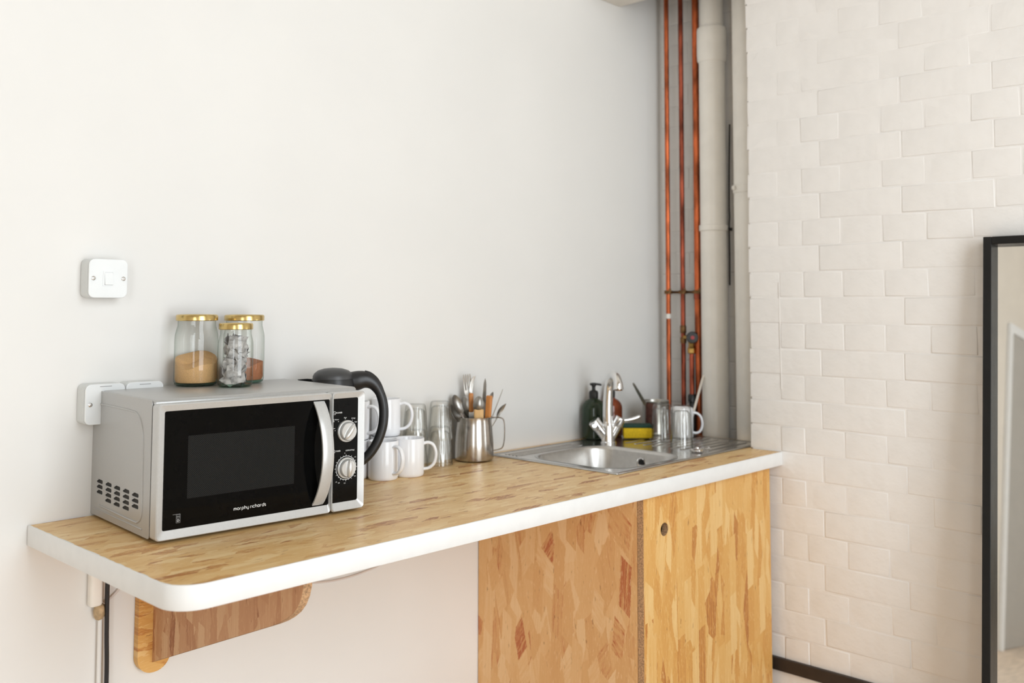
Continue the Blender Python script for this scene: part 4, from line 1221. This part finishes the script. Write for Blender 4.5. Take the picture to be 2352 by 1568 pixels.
bmesh.ops.translate(oc, vec=(BX1 - .0098, .185, -.034), verts=oc.verts)
obj('overflow_hole', oc, M['darkin'], ovo)
for k in range(9):
    y_ = .045 + k * .0335
    obj('drainer_ridge', tube([(.45 + .01, y_, .0026), (.47, y_, .0034), (SW - .04, y_, .0034), (SW - .03, y_, .0026)], .0052, 8, flat=(.45, 1), up=(0, 0, 1)), M['sinksteel'], sk)
for k in range(4):
    x_ = .085 + k * .055
    obj('deck_ridge', tube([(.03, .378 + k * .014, .0026), (.05, .378 + k * .014, .0033), (.30, .378 + k * .014, .0033), (.32, .378 + k * .014, .0026)], .004, 8, flat=(.45, 1), up=(0, 0, 1)), M['sinksteel'], sk)

DK = WT + .0031
# ---- mixer tap
TA = atan2(-.791, .612)
tp = thing('mixer_tap', 'chrome mixer tap with curved spout and two angled levers on sink', 'tap', (1.652, -.138, DK), TA)
obj('base', lathe([(.0245, 0), (.0245, .004), (.0225, .006), (.0215, .020), (.0205, .045), (.0180, .060), (.0150, .066)], 36), M['chrome'], tp)
sp2 = catmull([(0, 0, .040), (-.0015, .0, .10), (.000, -.002, .150), (.003, -.006, .182), (.009, -.018, .2045), (.017, -.036, .2125), (.0250, -.054, .2060), (.0300, -.066, .190), (.0310, -.069, .172)], 6)
rs = [.0172 - .0040 * min(1, i / (len(sp2) * .45)) for i in range(len(sp2))]
for q in range(1, 10): rs[-q] = .0162 - .0003 * q
spo = obj('spout', tube(sp2, rs, 20), M['chrome'], tp, smooth=60)
obj('aerator', lathe([(.0125, .1685), (.0125, .173)], 16, cx=.0310, cy=-.069), M['oldbrass'], spo)
for sx, tipz in ((-1, .0700), (1, .0790)):
    A0 = Vector((sx * .006, 0, .016)); A1 = Vector((sx * (.046 if sx < 0 else .0385), -.010 if sx < 0 else .006, tipz))
    hv = obj('valve_handle', tube([A0, A0.lerp(A1, .55), A0.lerp(A1, .57), A0.lerp(A1, .62), A1 - (A1 - A0).normalized() * .003, A1], [.0160, .0165, .0150, .0185, .0190, .0160] if sx < 0 else [.0155, .0160, .0148, .0172, .0172, .0145], 22), M['chrome'], tp, smooth=40)
    if sx > 0:
        lvp = [A1 + Vector((.000, 0, -.008)), A1 + Vector((.018, .004, -.008)), A1 + Vector((.040, .010, -.004)), A1 + Vector((.0605, .016, .003))]
    else:
        lvp = [A1 + Vector((.004, -.004, -.008)), A1 + Vector((.004, -.022, -.010)), A1 + Vector((.004, -.040, -.011)), A1 + Vector((.004, -.054, -.010))]
    obj('lever', tube(catmull(lvp, 4), [.0065] * 4 + [.0060] * 4 + [.0065] * 4 + [.0058], 12, flat=(.75, 1.1), up=(0, 0, 1)), M['chrome'], hv, smooth=60)

# ---- soap bottles
def bottle(name, label, x, y, r, h, m, nh, ang):
    t = thing(name, label, 'bottle', (x, y, DK), ang)
    pr = [(r * .9, 0), (r * .98, .003), (r, .008), (r, h * .74), (r * .97, h * .80), (r * .86, h * .875), (r * .66, h * .94), (r * .42, h * .98), (r * .36, h), (r * .36, h + .006)]
    obj('glass_body', lathe(pr, 40), m, t, smooth=50)
    pu = lathe([(.0145, h + .001), (.0150, h + .004), (.0150, h + .020), (.0125, h + .024), (.0075, h + .026), (.0058, h + .029), (.0058, h + nh - .012), (.0085, h + nh - .009), (.0085, h + nh - .002), (.0060, h + nh)], 24)
    add_tube(pu, [(-.012, 0, h + nh - .0045), (.006, 0, h + nh - .004), (.022, 0, h + nh - .0055), (.0245, 0, h + nh - .0085)], .0036, 8)
    obj('pump', pu, M['blackplastic'], t, smooth=40)
    return t
bottle('soap_bottle', 'dark green pump soap bottle behind the tap', 1.7005, -.0415, .0385, .128, M['greenglass'], .050, TA)
bottle('soap_bottle', 'amber brown pump bottle right of the tap spout', 1.788, -.0425, .0385, .125, M['amberglass'], .046, radians(40))

# ---- sponge
sg = thing('sponge', 'yellow washing-up sponge with dark green scouring top on the drainer', 'sponge', (1.797, -.142, DK + .0036), radians(-50))
ys = box(-.045, .045, -.029, .029, 0, .034, .004, 2)
for v in ys.verts:
    if abs(v.co.y) > .02: v.co.y *= (1 - .05 * cos(v.co.x * 45)); v.co.z += .001 * sin(v.co.x * 60)
obj('foam', ys, M['spongeY'], sg, smooth=60)
obj('scouring_pad', box(-.046, .046, -.0298, .0298, .0335, .0425, .002, 1), M['spongeG'], sg)

# ---- tin with brush, glasses, mug, stick on the drainer
tx, ty = 1.930, -.122
tn = thing('tin_can', 'open tin can with dark brown label behind the upturned glasses', 'can', (tx, ty, DK + .0036))
obj('can', lathe([(.0435, 0), (.0445, .001), (.0435, .004), (.0435, .1045), (.0448, .1065), (.0435, .108), (.0425, .1065), (.0425, .004), (0, .003)], 48), M['tin'], tn, smooth=50)
lb = BM()
a0_, a1_, n_ = radians(168), radians(222), 14
lo = [(.0438 * cos(a0_ + (a1_ - a0_) * i / n_), .0438 * sin(a0_ + (a1_ - a0_) * i / n_)) for i in range(n_ + 1)]
va = [lb.verts.new((x, y, .006)) for x, y in lo]; vb = [lb.verts.new((x, y, .102)) for x, y in lo]
for i in range(n_): lb.faces.new((va[i], va[i + 1], vb[i + 1], vb[i]))
obj('label', lb, M['tinlabel'], tn, smooth=60)
kf = thing('table_knife', 'steel knife handle leaning out left from the tin can', 'knife', (0, 0, 0))
P0 = Vector((tx + .022, ty - .004, DK + .008)); P1 = Vector((1.8344, -.100, 1.0760))
zq = (P1 - P0).normalized(); xq = Vector((.612, -.791, 0)); xq = (xq - zq * xq.dot(zq)).normalized(); yq = zq.cross(xq)
kf.rotation_euler = Matrix((xq, yq, zq)).transposed().to_euler(); kf.location = P0
Lk = (P1 - P0).length
obj('grip', strip(BM(), [(Lk * .5, .0035, 0), (Lk * .60, .0055, 0), (Lk * .80, .0050, 0), (Lk * .97, .0038, 0), (Lk, .002, 0)]), M['cutlery'], kf)
obj('blade', strip(BM(), [(0, .003, 0), (.02, .007, 0), (Lk * .46, .007, 0), (Lk * .5, .0035, 0)]), M['cutlery'], kf)
make_tumbler('ribbed upturned glass beside the yellow sponge on the drainer', (1.8080, -.2320, DK + .0036), .112, .0340, .0285, 'upturned glasses on the drainer', fl=14)
make_tumbler('ribbed upturned glass nearest the front of the drainer', (1.7079, -.3702, DK + .0036), .125, .0340, .0275, 'upturned glasses on the drainer', fl=14)
dm = make_mug('white mug upside down behind the front glass on the drainer', (1.915, -.236, DK + .0036 + MH), 0, .0355)
dm.rotation_euler = (pi, 0, radians(-46)); dm['group'] = 'white mugs'
c = obj('wooden_stick', tube([(1.9655, -.2200, DK + .0042), (1.99, -.2255, .9625), (2.0435, -.2375, 1.097)], .0042, 8), M['stick'])
tag(c, 'long pale stick leaning from the drainer against the white waste pipe', 'stick')
pg = thing('sink_plug', 'small chrome sink plug with ball chain on the front of drainer', 'plug', (1.688, -.437, DK + .0036))
obj('disc', lathe([(.019, 0), (.0205, .002), (.0205, .005), (.016, .007), (.006, .0075), (.005, .011), (0, .0115)], 28), M['chrome'], pg)
cbm = BM()
for i in range(16):
    a = i * .42
    bmesh.ops.create_icosphere(cbm, subdivisions=1, radius=.0024, matrix=Matrix.Translation((.004 + i * .0042, .004 + .012 * sin(a), .0028 + (.0065 if i < 1 else 0))))
obj('chain', cbm, M['chrome'], pg)

# ================================================================== mirror leaning on the brick wall
tilt = atan2(.0997, 1.0)
mr = thing('standing_mirror', 'tall black framed mirror leaning against the cream brick wall', 'mirror', (1.6895, -1.187, .0), rot=(0, tilt, 0))
ML, MWd, FR, FD, RC = 1.512, .55, .0195, .040, .027
obj('frame_bar', box(0, FD, -FR, 0, 0.0, ML, .0012, 1), M['mirrorframe'], mr)
obj('frame_bar', box(0, FD, -MWd, -MWd + FR, 0.0, ML, .0012, 1), M['mirrorframe'], mr)
obj('frame_bar', box(0, FD, -MWd + FR, -FR, ML - FR, ML, .0012, 1), M['mirrorframe'], mr)
obj('frame_bar', box(0, FD, -MWd + FR, -FR, 0, FR, .0012, 1), M['mirrorframe'], mr)
obj('mirror_glass', box(RC, RC + .004, -MWd + FR, -FR, FR, ML - FR), M['mirrorglass'], mr, smooth=0)
obj('backing', box(RC + .005, FD - .003, -MWd + FR, -FR, FR, ML - FR), M['mirrorframe'], mr)
